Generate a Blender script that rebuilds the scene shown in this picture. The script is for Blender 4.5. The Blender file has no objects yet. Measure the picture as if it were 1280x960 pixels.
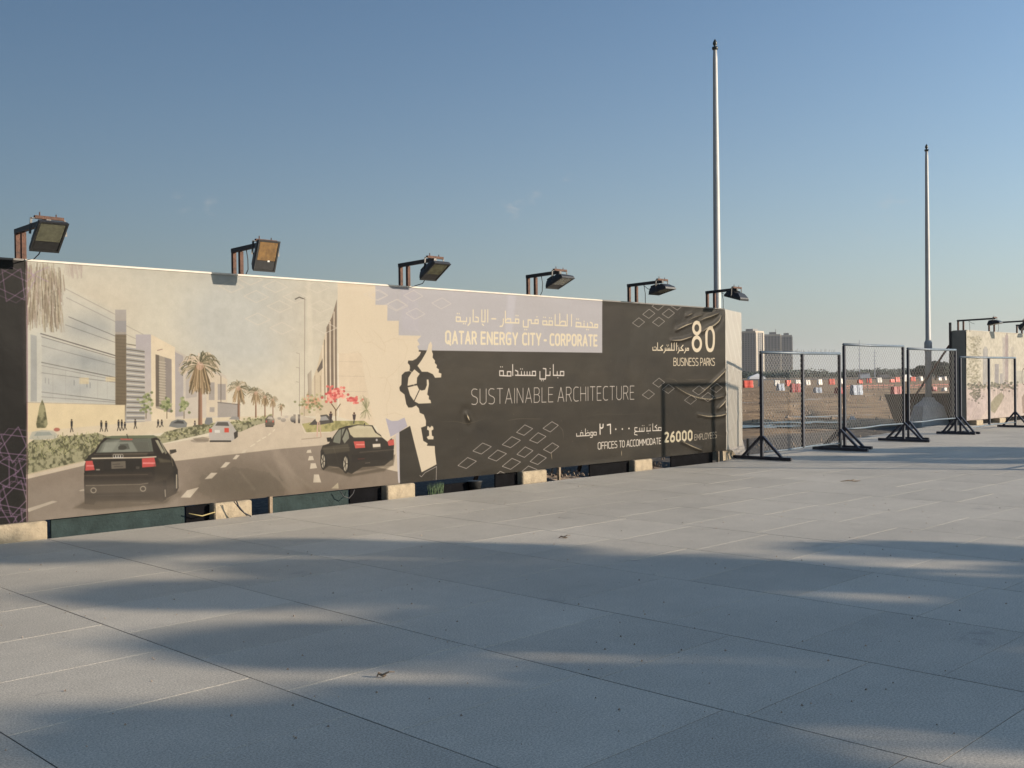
import bpy, bmesh, math, random
import numpy as np
from mathutils import Vector, Matrix
random.seed(7); rng = np.random.default_rng(11)
R = math.radians
S = bpy.context.scene
C = S.collection

# ------------------------------------------------------------------ camera
# world axes: +X runs along the hoarding (to the right and away), +Y away from the camera, Z up, metres
FPX, CAMH = 1310.0, 1.6
yaw, pitch, roll = R(45.3), R(-0.35), R(0.6)
fw = Vector((math.sin(yaw)*math.cos(pitch), math.cos(yaw)*math.cos(pitch), math.sin(pitch)))
rt0 = Vector((math.cos(yaw), -math.sin(yaw), 0)); up0 = rt0.cross(fw)
rt = rt0*math.cos(roll) - up0*math.sin(roll); up = rt0*math.sin(roll) + up0*math.cos(roll)
cam = bpy.data.cameras.new('camera'); cam_o = bpy.data.objects.new('camera', cam); C.objects.link(cam_o)
M4 = Matrix((rt, up, -fw)).transposed().to_4x4(); M4.translation = Vector((0, 0, CAMH)); cam_o.matrix_world = M4
cam.sensor_width = 36; cam.lens = 36*FPX/1280; cam.clip_end = 9000; cam.clip_start = 0.05
S.camera = cam_o

# ------------------------------------------------------------------ light
SUN_EL = R(15.5)
sun_h = Vector((0.545, -0.839, 0)).normalized()
to_sun = Vector((sun_h.x*math.cos(SUN_EL), sun_h.y*math.cos(SUN_EL), math.sin(SUN_EL)))
W = bpy.data.worlds.new('World'); S.world = W; W.use_nodes = True
nt = W.node_tree; nt.nodes.clear()
wo = nt.nodes.new('ShaderNodeOutputWorld'); bg = nt.nodes.new('ShaderNodeBackground')
sky = nt.nodes.new('ShaderNodeTexSky'); sky.sky_type = 'NISHITA'; sky.sun_disc = False
sky.sun_elevation = SUN_EL; sky.sun_rotation = math.atan2(sun_h.x, sun_h.y)
sky.altitude = 0; sky.air_density = 1.0; sky.dust_density = 1.2; sky.ozone_density = 1.0
bg.inputs['Strength'].default_value = 0.077
SKY_TINT = (.80, 1.04, 1.26)
tint = nt.nodes.new('ShaderNodeMix'); tint.data_type = 'RGBA'; tint.blend_type = 'MULTIPLY'; tint.inputs[0].default_value = 1
tint.inputs[7].default_value = (*SKY_TINT, 1)
nt.links.new(sky.outputs[0], tint.inputs[6])
# dust haze whitening the sky towards the horizon, and a dusty glow on the sun's side of the sky
tc = nt.nodes.new('ShaderNodeTexCoord'); sz = nt.nodes.new('ShaderNodeSeparateXYZ'); nt.links.new(tc.outputs['Generated'], sz.inputs[0])
def wm(op, a, b_=None):
    x = nt.nodes.new('ShaderNodeMath'); x.operation = op
    for i, v in enumerate((a, b_)):
        if v is None: continue
        if isinstance(v, (int, float)): x.inputs[i].default_value = v
        else: nt.links.new(v, x.inputs[i])
    return x.outputs[0]
hz = wm('MULTIPLY', wm('EXPONENT', wm('MULTIPLY', wm('MAXIMUM', sz.outputs[2], 0.0), -7.0)), .93)
hm = nt.nodes.new('ShaderNodeMix'); hm.data_type = 'RGBA'; nt.links.new(hz, hm.inputs[0]); nt.links.new(tint.outputs[2], hm.inputs[6]); hm.inputs[7].default_value = (3.85, 3.93, 3.82, 1)
dt = nt.nodes.new('ShaderNodeVectorMath'); dt.operation = 'DOT_PRODUCT'; nt.links.new(tc.outputs['Generated'], dt.inputs[0]); dt.inputs[1].default_value = sun_h
gf = wm('ADD', wm('MULTIPLY', dt.outputs['Value'], .78), 1.06)
gl = nt.nodes.new('ShaderNodeMix'); gl.data_type = 'RGBA'; gl.blend_type = 'MULTIPLY'; gl.inputs[0].default_value = 1; nt.links.new(hm.outputs[2], gl.inputs[6]); nt.links.new(gf, gl.inputs[7])
# a few thin wisps of cloud high over the hoarding
nz = nt.nodes.new('ShaderNodeTexNoise')
nz.inputs['Scale'].default_value = 45; nz.inputs['Detail'].default_value = 5; nz.inputs['Roughness'].default_value = 0.6
mp = nt.nodes.new('ShaderNodeMapping'); mp.inputs['Scale'].default_value = (1, 1, 2.4)
nt.links.new(tc.outputs['Generated'], mp.inputs[0]); nt.links.new(mp.outputs[0], nz.inputs['Vector'])
acc = None
for px, py, rad in ((642, 259, .016), (708, 224, .012), (266, 258, .011), (226, 253, .013), (668, 246, .01), (1118, 262, .02), (1085, 290, .016)):
    d = (fw + rt*((px-640)/FPX) - up*((py-480)/FPX)).normalized()
    dist = nt.nodes.new('ShaderNodeVectorMath'); dist.operation = 'DISTANCE'; dist.inputs[1].default_value = d
    nt.links.new(tc.outputs['Generated'], dist.inputs[0])
    mr = nt.nodes.new('ShaderNodeMapRange'); mr.interpolation_type = 'SMOOTHSTEP'
    mr.inputs['From Min'].default_value = rad; mr.inputs['From Max'].default_value = rad*.1
    nt.links.new(dist.outputs['Value'], mr.inputs['Value'])
    if acc is None: acc = mr.outputs[0]
    else:
        a = nt.nodes.new('ShaderNodeMath'); a.operation = 'MAXIMUM'
        nt.links.new(acc, a.inputs[0]); nt.links.new(mr.outputs[0], a.inputs[1]); acc = a.outputs[0]
m1 = nt.nodes.new('ShaderNodeMapRange'); m1.inputs['From Min'].default_value = .5; m1.inputs['From Max'].default_value = .75
nt.links.new(nz.outputs[0], m1.inputs['Value'])
m2 = nt.nodes.new('ShaderNodeMath'); m2.operation = 'MULTIPLY'; nt.links.new(m1.outputs[0], m2.inputs[0]); nt.links.new(acc, m2.inputs[1])
m3 = nt.nodes.new('ShaderNodeMath'); m3.operation = 'MULTIPLY'; m3.inputs[1].default_value = .42; nt.links.new(m2.outputs[0], m3.inputs[0])
cm = nt.nodes.new('ShaderNodeMix'); cm.data_type = 'RGBA'; nt.links.new(m3.outputs[0], cm.inputs[0])
nt.links.new(gl.outputs[2], cm.inputs[6]); cm.inputs[7].default_value = (5.0, 4.7, 4.5, 1)
nt.links.new(cm.outputs[2], bg.inputs[0]); nt.links.new(bg.outputs[0], wo.inputs[0])

sl = bpy.data.lights.new('sun', 'SUN'); sl.energy = 4.9; sl.angle = R(0.5); sl.color = (1.0, 0.84, 0.66)
so = bpy.data.objects.new('sun', sl); C.objects.link(so); so.rotation_euler = to_sun.to_track_quat('Z', 'Y').to_euler()
S.view_settings.view_transform = 'Standard'; S.view_settings.look = 'None'; S.view_settings.gamma = 1
S.view_settings.exposure = 0.6

# ------------------------------------------------------------------ pixel <-> place (photo pixel 1280x960)
def ray(x, y): return fw + rt*((x-640)/FPX) - up*((y-480)/FPX)
def at(x, y, D):
    r = ray(x, y); return Vector((0, 0, CAMH)) + r*(D/r.dot(fw))
_f, _r, _u = (np.array(v) for v in (fw, rt, up))
def wall_xz(pts, Y):
    p = np.asarray(pts, float).reshape(-1, 2)
    d = _f + np.outer((p[:, 0]-640)/FPX, _r) - np.outer((p[:, 1]-480)/FPX, _u)
    t = Y/d[:, 1]; return np.stack([d[:, 0]*t, CAMH + d[:, 2]*t], 1)

# ------------------------------------------------------------------ helpers
def lin(c):
    return tuple(((v/255)/12.92 if v/255 <= .04045 else ((v/255+.055)/1.055)**2.4) for v in c)
class MB:
    def __init__(s): s.v = []; s.f = []
    def add(s, vs, fs):
        n = len(s.v); s.v += [tuple(v) for v in vs]; s.f += [tuple(i+n for i in f) for f in fs]
    def box(s, x0, x1, y0, y1, z0, z1, mat=None):
        vs = [(x, y, z) for z in (z0, z1) for y in (y0, y1) for x in (x0, x1)]
        if mat is not None: vs = [mat @ Vector(v) for v in vs]
        s.add(vs, [(0, 2, 3, 1), (4, 5, 7, 6), (0, 1, 5, 4), (2, 6, 7, 3), (0, 4, 6, 2), (1, 3, 7, 5)])
    def bbox(s, x0, x1, y0, y1, z0, z1, b=.006, mat=None):      # box with chamfered vertical and top edges
        vs = []
        for z, i in ((z0, 0), (z1-b, 0), (z1, b)):
            a0, a1, b0, b1 = x0+i, x1-i, y0+i, y1-i
            vs += [(a0+b, b0, z), (a1-b, b0, z), (a1, b0+b, z), (a1, b1-b, z), (a1-b, b1, z), (a0+b, b1, z), (a0, b1-b, z), (a0, b0+b, z)]
        if mat is not None: vs = [mat @ Vector(v) for v in vs]
        f = [tuple(range(7, -1, -1)), tuple(range(16, 24))]
        for L in (0, 8):
            for k in range(8): f.append((L+k, L+(k+1) % 8, L+8+(k+1) % 8, L+8+k))
        s.add(vs, f)
    def tube(s, pts, r, n=8, cap=True):
        pts = [Vector(p) for p in pts]; rs = r if isinstance(r, (list, tuple)) else [r]*len(pts)
        rings = []; ref = None
        for i, p in enumerate(pts):
            a = pts[max(i-1, 0)]; b = pts[min(i+1, len(pts)-1)]; t = (b-a).normalized()
            if ref is None: ref = Vector((0, 0, 1)) if abs(t.z) < .9 else Vector((1, 0, 0))
            u = t.cross(ref).normalized(); w = u.cross(t).normalized(); ref = w
            rings.append([p + (u*math.cos(2*math.pi*k/n) + w*math.sin(2*math.pi*k/n))*rs[i] for k in range(n)])
        vs = [v for r_ in rings for v in r_]; f = []
        for i in range(len(pts)-1):
            for k in range(n): f.append((i*n+k, i*n+(k+1) % n, (i+1)*n+(k+1) % n, (i+1)*n+k))
        if cap: f += [tuple(range(n-1, -1, -1)), tuple((len(pts)-1)*n+k for k in range(n))]
        s.add(vs, f)
    def sqtube(s, a, b, w, h=None):                             # square section between two points
        a, b = Vector(a), Vector(b); h = h or w; t = (b-a).normalized()
        ref = Vector((0, 0, 1)) if abs(t.z) < .9 else Vector((0, 1, 0))
        u = t.cross(ref).normalized()*w/2; v = u.normalized().cross(t).normalized()*h/2
        vs = [p + q for p in (a, b) for q in (-u-v, u-v, u+v, -u+v)]
        s.add(vs, [(0, 3, 2, 1), (4, 5, 6, 7), (0, 1, 5, 4), (1, 2, 6, 5), (2, 3, 7, 6), (3, 0, 4, 7)])
    def lathe(s, prof, n=16, c=(0, 0)):
        vs = [(c[0]+r*math.cos(2*math.pi*k/n), c[1]+r*math.sin(2*math.pi*k/n), z) for r, z in prof for k in range(n)]
        f = []
        for i in range(len(prof)-1):
            for k in range(n): f.append((i*n+k, i*n+(k+1) % n, (i+1)*n+(k+1) % n, (i+1)*n+k))
        f += [tuple(range(n-1, -1, -1)), tuple((len(prof)-1)*n+k for k in range(n))]
        s.add(vs, f)
    def build(s, name, mat, parent=None, smooth=False, kind=None, label=None):
        me = bpy.data.meshes.new(name); me.from_pydata(s.v, [], s.f); me.materials.append(mat)
        bm = bmesh.new(); bm.from_mesh(me); bmesh.ops.recalc_face_normals(bm, faces=bm.faces); bm.to_mesh(me); bm.free()
        if smooth: me.polygons.foreach_set('use_smooth', [True]*len(me.polygons))
        return mkobj(name, me, parent, kind, label)
def mkobj(name, me, parent=None, kind=None, label=None):
    o = bpy.data.objects.new(name, me); C.objects.link(o)
    if parent is not None: o.parent = parent
    if kind: o['kind'] = kind
    if label: o['label'] = label
    return o
def tag(o, label, cat, group=None, kind=None):
    o['label'] = label; o['category'] = cat
    if group: o['group'] = group
    if kind: o['kind'] = kind
    return o
def empty(name, loc, label, cat, group=None, rz=0):
    o = bpy.data.objects.new(name, None); C.objects.link(o); o.location = loc; o.rotation_euler = (0, 0, rz); o.empty_display_size = .2
    return tag(o, label, cat, group)
def copy_tree(o, parent=None):
    c = o.copy(); C.objects.link(c); c.parent = parent
    for ch in list(o.children): copy_tree(ch, c)
    return c

# ------------------------------------------------------------------ materials
def mat(name, col, rough=.6, metal=0, noise=None, bump=None, spec=.5, dirt=None):
    """noise=(scale, amount) value variation; bump=(scale, strength); dirt=(colour, scale, threshold) patches"""
    m = bpy.data.materials.new(name); m.use_nodes = True; n = m.node_tree; b = n.nodes['Principled BSDF']
    b.inputs['Roughness'].default_value = rough; b.inputs['Metallic'].default_value = metal; b.inputs['Specular IOR Level'].default_value = spec
    b.inputs['Base Color'].default_value = (*col, 1); out = None
    tcn = n.nodes.new('ShaderNodeTexCoord')
    if noise:
        t = n.nodes.new('ShaderNodeTexNoise'); t.inputs['Scale'].default_value = noise[0]; t.inputs['Detail'].default_value = 6; t.inputs['Roughness'].default_value = .65
        n.links.new(tcn.outputs['Object'], t.inputs['Vector'])
        r = n.nodes.new('ShaderNodeMapRange'); r.inputs['From Min'].default_value = .3; r.inputs['From Max'].default_value = .7
        r.inputs['To Min'].default_value = 1-noise[1]; r.inputs['To Max'].default_value = 1+noise[1]; n.links.new(t.outputs[0], r.inputs['Value'])
        x = n.nodes.new('ShaderNodeMix'); x.data_type = 'RGBA'; x.blend_type = 'MULTIPLY'; x.inputs[0].default_value = 1
        x.inputs[6].default_value = (*col, 1); n.links.new(r.outputs[0], x.inputs[7]); out = x.outputs[2]
    if dirt:
        t = n.nodes.new('ShaderNodeTexNoise'); t.inputs['Scale'].default_value = dirt[1]; t.inputs['Detail'].default_value = 8; t.inputs['Roughness'].default_value = .7
        n.links.new(tcn.outputs['Object'], t.inputs['Vector'])
        r = n.nodes.new('ShaderNodeMapRange'); r.inputs['From Min'].default_value = dirt[2]; r.inputs['From Max'].default_value = dirt[2]+.1; n.links.new(t.outputs[0], r.inputs['Value'])
        x = n.nodes.new('ShaderNodeMix'); x.data_type = 'RGBA'
        n.links.new(r.outputs[0], x.inputs[0])
        if out is not None: n.links.new(out, x.inputs[6])
        else: x.inputs[6].default_value = (*col, 1)
        x.inputs[7].default_value = (*dirt[0], 1); out = x.outputs[2]
    if out is not None: n.links.new(out, b.inputs['Base Color'])
    if bump:
        t = n.nodes.new('ShaderNodeTexNoise'); t.inputs['Scale'].default_value = bump[0]; t.inputs['Detail'].default_value = 8
        n.links.new(tcn.outputs['Object'], t.inputs['Vector'])
        bp = n.nodes.new('ShaderNodeBump'); bp.inputs['Strength'].default_value = bump[1]; bp.inputs['Distance'].default_value = .02
        n.links.new(t.outputs[0], bp.inputs['Height']); n.links.new(bp.outputs[0], b.inputs['Normal'])
    return m
M = dict(
    black_steel=mat('black_steel', (.018, .017, .018), .45, 0, (30, .4), (60, .15), dirt=((.10, .05, .025), 14, .60)),
    rust=mat('rust', (.085, .04, .025), .8, 0, (25, .5), (60, .4), dirt=((.04, .025, .02), 9, .55)),
    housing=mat('housing', (.018, .018, .018), .45, 0, (20, .3), (40, .1)),
    glass=mat('lamp_glass', (.085, .085, .055), .2, 0, (18, .35), None, .8),
    glass_amber=mat('lamp_glass_amber', (.14, .075, .02), .2, 0, (18, .4), None, .8),
    cable=mat('cable', (.03, .03, .032), .6),
    yellow_cable=mat('yellow_cable', (.35, .28, .12), .6),
    concrete=mat('concrete', (.27, .22, .15), .85, 0, (9, .25), (35, .5), dirt=((.24, .18, .12), 5, .62)),
    concrete_grey=mat('concrete_grey', (.50, .46, .41), .85, 0, (6, .18), (30, .4), dirt=((.25, .22, .18), 3, .62)),
    navy=mat('navy_paint', (.010, .014, .028), .5, 0, (12, .35), (50, .12), dirt=((.12, .10, .09), 20, .68)),
    navy_light=mat('blue_grey_tube', (.10, .13, .16), .45, .1, (14, .3), (50, .15), dirt=((.07, .06, .055), 15, .62)),
    wire=mat('galvanised_wire', (.12, .115, .11), .6, .0),
    pole=mat('pole_paint', (.38, .375, .355), .5, 0, (3, .08), None),
    finial=mat('finial', (.03, .035, .03), .4),
    ply_dark=mat('dark_board', (.004, .004, .005), .9, 0, (8, .4), (30, .2), .08),
    board_teal=mat('teal_board', (.020, .032, .032), .8, 0, (6, .3), (30, .4), .15, dirt=((.012, .014, .013), 16, .63)),
    timber=mat('timber', (.20, .15, .10), .8, 0, (14, .3), (40, .3)),
    cream_edge=mat('vinyl_edge', (.38, .345, .29), .5, 0, (6, .12), None),
    dark_edge=mat('dark_vinyl_edge', (.06, .055, .05), .5, 0, (6, .2), None),
    skip=mat('rusty_skip', (.075, .045, .030), .8, 0, (3, .3), (20, .4)),
    red=mat('red_plastic', (.52, .055, .028), .5, 0, (3, .2), None, dirt=((.30, .16, .10), 2.5, .62)),
    deepred=mat('dark_red_plastic', (.28, .022, .025), .5, 0, (3, .2)),
    white=mat('white_plastic', (.70, .67, .62), .5, 0, (3, .15), None, dirt=((.40, .32, .24), 2.5, .62)),
    bluegrey=mat('blue_grey_plastic', (.26, .30, .37), .6, 0, (3, .2)),
    net=mat('orange_netting', (.42, .12, .10), .7),
    leaf=mat('leaf', (.055, .085, .035), .6, 0, (4, .5)),
    far_leaf=mat('far_leaf', (.035, .055, .035), .7, 0, (.12, .5)),
    frond=mat('palm_frond', (.07, .10, .04), .55, 0, (4, .4)),
    trunk=mat('trunk', (.16, .12, .085), .9, 0, (6, .3), (20, .6)),
    tower_grey=mat('tower_render', (.21, .20, .19), .8, 0, (.05, .1)),
    tower_warm=mat('tower_trim', (.42, .37, .30), .8, 0, (.05, .1)),
    window=mat('window', (.05, .052, .058), .4, 0, None, None, .4),
    grass=mat('weed', (.03, .06, .018), .7, 0, (10, .5)),
    litter=mat('litter', (.62, .60, .56), .6, 0, (20, .2)),
    stone=mat('stone', (.26, .20, .15), .9, 0, (5, .4), (20, .5)),
    van=mat('pale_paint', (.6, .6, .6), .4), darkcar=mat('dark_paint', (.05, .05, .06), .4), tyre=mat('rubber', (.02, .02, .02), .9),
)

# ------------------------------------------------------------------ ground
def vnoise(x, y, seed=0):
    r = np.random.default_rng(seed).random((256, 256)); xi = np.floor(x).astype(int); yi = np.floor(y).astype(int)
    fx = x-xi; fy = y-yi; fx = fx*fx*(3-2*fx); fy = fy*fy*(3-2*fy); g = lambda a, b: r[a % 256, b % 256]
    return (g(xi, yi)*(1-fx)+g(xi+1, yi)*fx)*(1-fy)+(g(xi, yi+1)*(1-fx)+g(xi+1, yi+1)*fx)*fy
def fbm(x, y, o=4, seed=0): return sum(vnoise(x*2**k, y*2**k, seed+k)/2**(k+1) for k in range(o))

gm = bpy.data.materials.new('sand'); gm.use_nodes = True; n = gm.node_tree; b = n.nodes['Principled BSDF']; b.inputs['Roughness'].default_value = .95; b.inputs['Specular IOR Level'].default_value = .2
tcg = n.nodes.new('ShaderNodeTexCoord')
def gnoise(scale, detail=8, rough=.65, sc=(1, 1, 1)):
    mpn = n.nodes.new('ShaderNodeMapping'); mpn.inputs['Scale'].default_value = sc; n.links.new(tcg.outputs['Object'], mpn.inputs[0])
    t = n.nodes.new('ShaderNodeTexNoise'); t.inputs['Scale'].default_value = scale; t.inputs['Detail'].default_value = detail; t.inputs['Roughness'].default_value = rough
    n.links.new(mpn.outputs[0], t.inputs['Vector']); return t.outputs[0]
def gramp(v, lo, hi):
    r = n.nodes.new('ShaderNodeMapRange'); r.interpolation_type = 'SMOOTHSTEP'; r.inputs['From Min'].default_value = lo; r.inputs['From Max'].default_value = hi; n.links.new(v, r.inputs['Value']); return r.outputs[0]
def gmix(f, a, c2):
    x = n.nodes.new('ShaderNodeMix'); x.data_type = 'RGBA'; n.links.new(f, x.inputs[0])
    for s_, v in ((6, a), (7, c2)):
        if isinstance(v, tuple): x.inputs[s_].default_value = (*v, 1)
        else: n.links.new(v, x.inputs[s_])
    return x.outputs[2]
base = gmix(gramp(gnoise(.12), .35, .65), (.37, .255, .15), (.26, .175, .10))
base = gmix(gramp(gnoise(.9, sc=(1, .45, 1)), .5, .68), base, (.075, .05, .034))
base = gmix(gramp(gnoise(.22, sc=(.5, 1.2, 1)), .60, .68), base, (.36, .33, .29))      # dried salt and cement spills
base = gmix(gramp(gnoise(9), .58, .72), base, (.10, .075, .055))
mpw = n.nodes.new('ShaderNodeMapping'); mpw.inputs['Location'].default_value = (-33, -27, 0); n.links.new(tcg.outputs['Object'], mpw.inputs[0])
wvr = n.nodes.new('ShaderNodeTexWave'); wvr.wave_type = 'RINGS'; wvr.rings_direction = 'Z'; wvr.inputs['Scale'].default_value = .28; wvr.inputs['Distortion'].default_value = 3.5; wvr.inputs['Detail'].default_value = 3; wvr.inputs['Detail Scale'].default_value = .6; n.links.new(mpw.outputs[0], wvr.inputs['Vector'])
rm = n.nodes.new('ShaderNodeMath'); rm.operation = 'MULTIPLY'; n.links.new(gramp(wvr.outputs[0], .78, .95), rm.inputs[0]); n.links.new(gramp(gnoise(.16, 4), .42, .58), rm.inputs[1])
base = gmix(rm.outputs[0], base, (.07, .046, .03))                                       # tyre ruts
sep = n.nodes.new('ShaderNodeSeparateXYZ'); n.links.new(tcg.outputs['Object'], sep.inputs[0])
wob = n.nodes.new('ShaderNodeMath'); wob.operation = 'MULTIPLY_ADD'; n.links.new(gnoise(.35), wob.inputs[0]); wob.inputs[1].default_value = -2.6; n.links.new(sep.outputs['Y'], wob.inputs[2])
st = gramp(wob.outputs[0], 14.6, 13.6)
base = gmix(st, base, gmix(gramp(gnoise(14), .4, .65), (.075, .068, .06), (.17, .15, .125)))   # compacted gravel verge
n.links.new(base, b.inputs['Base Color'])
bp = n.nodes.new('ShaderNodeBump'); bp.inputs['Strength'].default_value = .8; bp.inputs['Distance'].default_value = .08; n.links.new(gnoise(3.5), bp.inputs['Height']); n.links.new(bp.outputs[0], b.inputs['Normal'])
rs = np.concatenate([[0.], np.geomspace(6, 2500, 220)])
ang = np.concatenate([np.linspace(R(-10), R(100), 330), np.linspace(R(104), R(346), 50)])   # from +Y towards +X
RR, AA = np.meshgrid(rs, ang, indexing='ij'); GX = RR*np.sin(AA); GY = RR*np.cos(AA)
rough_z = (fbm(GX*.35, GY*.35, 4, 3)-.5)*.26 + (fbm(GX*1.6, GY*1.6, 3, 9)-.5)*.10
rut = np.exp(-((((GY-24-.35*(GX-30))+1.5*np.sin(GX*.2)) % 7)-3.5)**2*6)*-.12
ms = np.clip((GY-12.6)/2.5, 0, 1)*np.clip((GX-8)/6, 0, 1)*np.clip((190-RR)/80, 0, 1)
GZ = -.16 + (rough_z+rut)*ms + .04*ms + np.where(RR < 12, -.0, 0)
nv, na = GX.shape; V = np.stack([GX, GY, GZ], -1).reshape(-1, 3)
F = []
for i in range(nv-1):
    for k in range(na):
        k2 = (k+1) % na; F.append((i*na+k, i*na+k2, (i+1)*na+k2, (i+1)*na+k))
me = bpy.data.meshes.new('sand_ground'); me.from_pydata(V.tolist(), [], F); me.materials.append(gm); me.polygons.foreach_set('use_smooth', [True]*len(me.polygons))
bm = bmesh.new(); bm.from_mesh(me); bmesh.ops.remove_doubles(bm, verts=bm.verts, dist=1e-4); bmesh.ops.recalc_face_normals(bm, faces=bm.faces); bm.to_mesh(me); bm.free()
if me.polygons[2000].normal.z < 0: me.flip_normals()
mkobj('sand_ground', me, kind='structure')
# shallow puddles left on the plot
wm_ = mat('puddle_water', (.16, .14, .12), .22, 0, (2, .2), None, .8)
for px, py, rx, ry in ((952, 533, 1.2, .9), (1003, 528, 1.5, .7), (1018, 521, .9, .7)):
    r_ = ray(px, py); t_ = -(CAMH+.10)/r_.z; mbp = MB(); m_ = 40
    pts_ = [(r_.x*t_+rt0.x*u+fw.x*v, r_.y*t_+rt0.y*u+fw.y*v, -.095) for k in range(m_) for w_ in [1+.35*math.sin(k*.47*3+px)+.2*math.sin(k*.157*7+py)] for u, v in [(rx*w_*math.cos(k*2*math.pi/m_), ry*w_*math.sin(k*2*math.pi/m_))]]
    mbp.add(pts_, [tuple(range(m_))]); mbp.build('puddle', wm_, kind='structure')
# loose stones and clods on the plot
mb = MB()
for i in range(2600):
    D = 14+110*random.random()**1.8; a = R(random.uniform(46, 76)); x, y = D*math.sin(a), D*math.cos(a)
    if y < 12.8: continue
    r = random.uniform(.012, .035)*(1+D/45)*(2.0 if random.random() < .06 else 1); k = 5
    top = (x+random.uniform(-.3, .3)*r, y, -.12+r*random.uniform(.5, 1.1))
    ring = [(x+r*random.uniform(.7, 1.3)*math.cos(2*math.pi*j/k), y+r*random.uniform(.7, 1.3)*math.sin(2*math.pi*j/k), -.2) for j in range(k)]
    mb.add(ring+[top], [(j, (j+1) % k, k) for j in range(k)])
tag(mb.build('rubble', M['stone'], kind='stuff'), 'loose stones and clods scattered over the sandy plot', 'rubble', kind='stuff')

# ------------------------------------------------------------------ pavement of granite slabs
pm = bpy.data.materials.new('granite'); pm.use_nodes = True; n = pm.node_tree; b = n.nodes['Principled BSDF']; b.inputs['Roughness'].default_value = .62; b.inputs['Specular IOR Level'].default_value = .35
tcg = n.nodes.new('ShaderNodeTexCoord'); geo = n.nodes.new('ShaderNodeNewGeometry'); oi = n.nodes.new('ShaderNodeObjectInfo')
class _T: pass
def wnoise(scale, detail=6, rough=.6):
    t = n.nodes.new('ShaderNodeTexNoise'); t.inputs['Scale'].default_value = scale; t.inputs['Detail'].default_value = detail; t.inputs['Roughness'].default_value = rough
    n.links.new(geo.outputs['Position'], t.inputs['Vector']); return t.outputs[0]
col = gmix(gramp(wnoise(95, 5, .85), .40, .62), (.305, .285, .243), (.61, .56, .472))
col = gmix(gramp(wnoise(230, 3, .8), .57, .66), col, (.12, .118, .112))
def mulval(c, v, lo, hi, a, b_):
    r = n.nodes.new('ShaderNodeMapRange'); r.inputs['From Min'].default_value = lo; r.inputs['From Max'].default_value = hi; r.inputs['To Min'].default_value = a; r.inputs['To Max'].default_value = b_
    n.links.new(v, r.inputs['Value']); x = n.nodes.new('ShaderNodeMix'); x.data_type = 'RGBA'; x.blend_type = 'MULTIPLY'; x.inputs[0].default_value = 1
    n.links.new(c, x.inputs[6]); n.links.new(r.outputs[0], x.inputs[7]); return x.outputs[2]
add = n.nodes.new('ShaderNodeMath'); add.operation = 'ADD'; n.links.new(oi.outputs['Random'], add.inputs[0]); n.links.new(geo.outputs['Random Per Island'], add.inputs[1])
fr = n.nodes.new('ShaderNodeMath'); fr.operation = 'FRACT'; n.links.new(add.outputs[0], fr.inputs[0])
col = mulval(col, fr.outputs[0], 0, 1, .91, 1.07)
col = mulval(col, wnoise(.7, 5, .6), .3, .7, .90, 1.08)
col = mulval(col, wnoise(5, 8, .75), .3, .75, 1.05, .90)
stain = gramp(wnoise(1.3, 8, .7), .62, .72); stn = n.nodes.new('ShaderNodeMath'); stn.operation = 'MULTIPLY'; stn.inputs[1].default_value = .5; n.links.new(stain, stn.inputs[0])
col = gmix(stn.outputs[0], col, (.20, .185, .17))
n.links.new(col, b.inputs['Base Color'])
bp = n.nodes.new('ShaderNodeBump'); bp.inputs['Strength'].default_value = .25; bp.inputs['Distance'].default_value = .003; n.links.new(wnoise(160, 4, .7), bp.inputs['Height']); n.links.new(bp.outputs[0], b.inputs['Normal'])
bed_m = mat('joint_bed', (.06, .048, .036), .95, 0, (3, .3), (30, .3))
pave = MB()
def ymax(x): return 10.93 if x < 17.2 else 11.25+(x-17.5)*.145
xs = [-14+0*i for i in range(0)]
pts = [(-12, -16), (62, -16), (62, ymax(62)), (17.2, ymax(17.3)), (17.2, 10.93), (-12, 10.93)]
pave.add([(x, y, -.0018) for x, y in pts]+[(x, y, -.15) for x, y in pts], [tuple(range(6)), (6, 7, 1, 0), (7, 8, 2, 1), (8, 9, 3, 2), (9, 10, 4, 3), (10, 11, 5, 4), (11, 6, 0, 5)])
pave_o = pave.build('pavement', bed_m, kind='structure')
slabs = []
PX, PY = 1.256, .905
for i in range(-12, 47):
    x0 = 3.0+PX*i; x1 = x0+PX; ym = ymax((x0+x1)/2); off = {0: 0.05, 1: -.08, 2: .42, 3: .2, 4: .1, 5: .24}.get(i, random.random()*.9)
    y = -15.5+off
    y = 9.1+off-PY*27
    while y < ym-.05:
        y1 = min(y+PY, ym); slabs.append((x0, x1, max(y, -15.5), y1)) if y1 > -15.4 else None; y = y1
def vis(s):
    cx, cy = (s[0]+s[1])/2, (s[2]+s[3])/2; d = cx*_f[0]+cy*_f[1]; l = cx*_r[0]+cy*_r[1]
    return d > 3 and abs(l)/d < .56
near = sorted([s for s in slabs if vis(s)], key=lambda s: (s[0]+s[1])**2+(s[2]+s[3])**2)[:296]
nearset = set(near)
mb = MB(); g = .004
mb.box(-.5, .5, -.5, .5, -.012, 0); slab_me = None
for s in near:
    if slab_me is None:
        o = mb.build('slab', pm, pave_o); slab_me = o.data
    else: o = mkobj('slab', slab_me, pave_o)
    o.location = ((s[0]+s[1])/2+random.uniform(-.0015, .0015), (s[2]+s[3])/2, random.uniform(-.0002, .0003)); o.scale = (s[1]-s[0]-g*random.uniform(1.6, 2.6), s[3]-s[2]-g*random.uniform(.7, 1.5), 1)
    o.rotation_euler = (random.uniform(-.0002, .0002), random.uniform(-.0002, .0002), 0)
mb = MB()
for s in slabs:
    if s in nearset: continue
    z = random.uniform(-.0002, .0003); mb.box(s[0]+g/2, s[1]-g/2, s[2]+g/2, s[3]-g/2, -.012, z)
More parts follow.
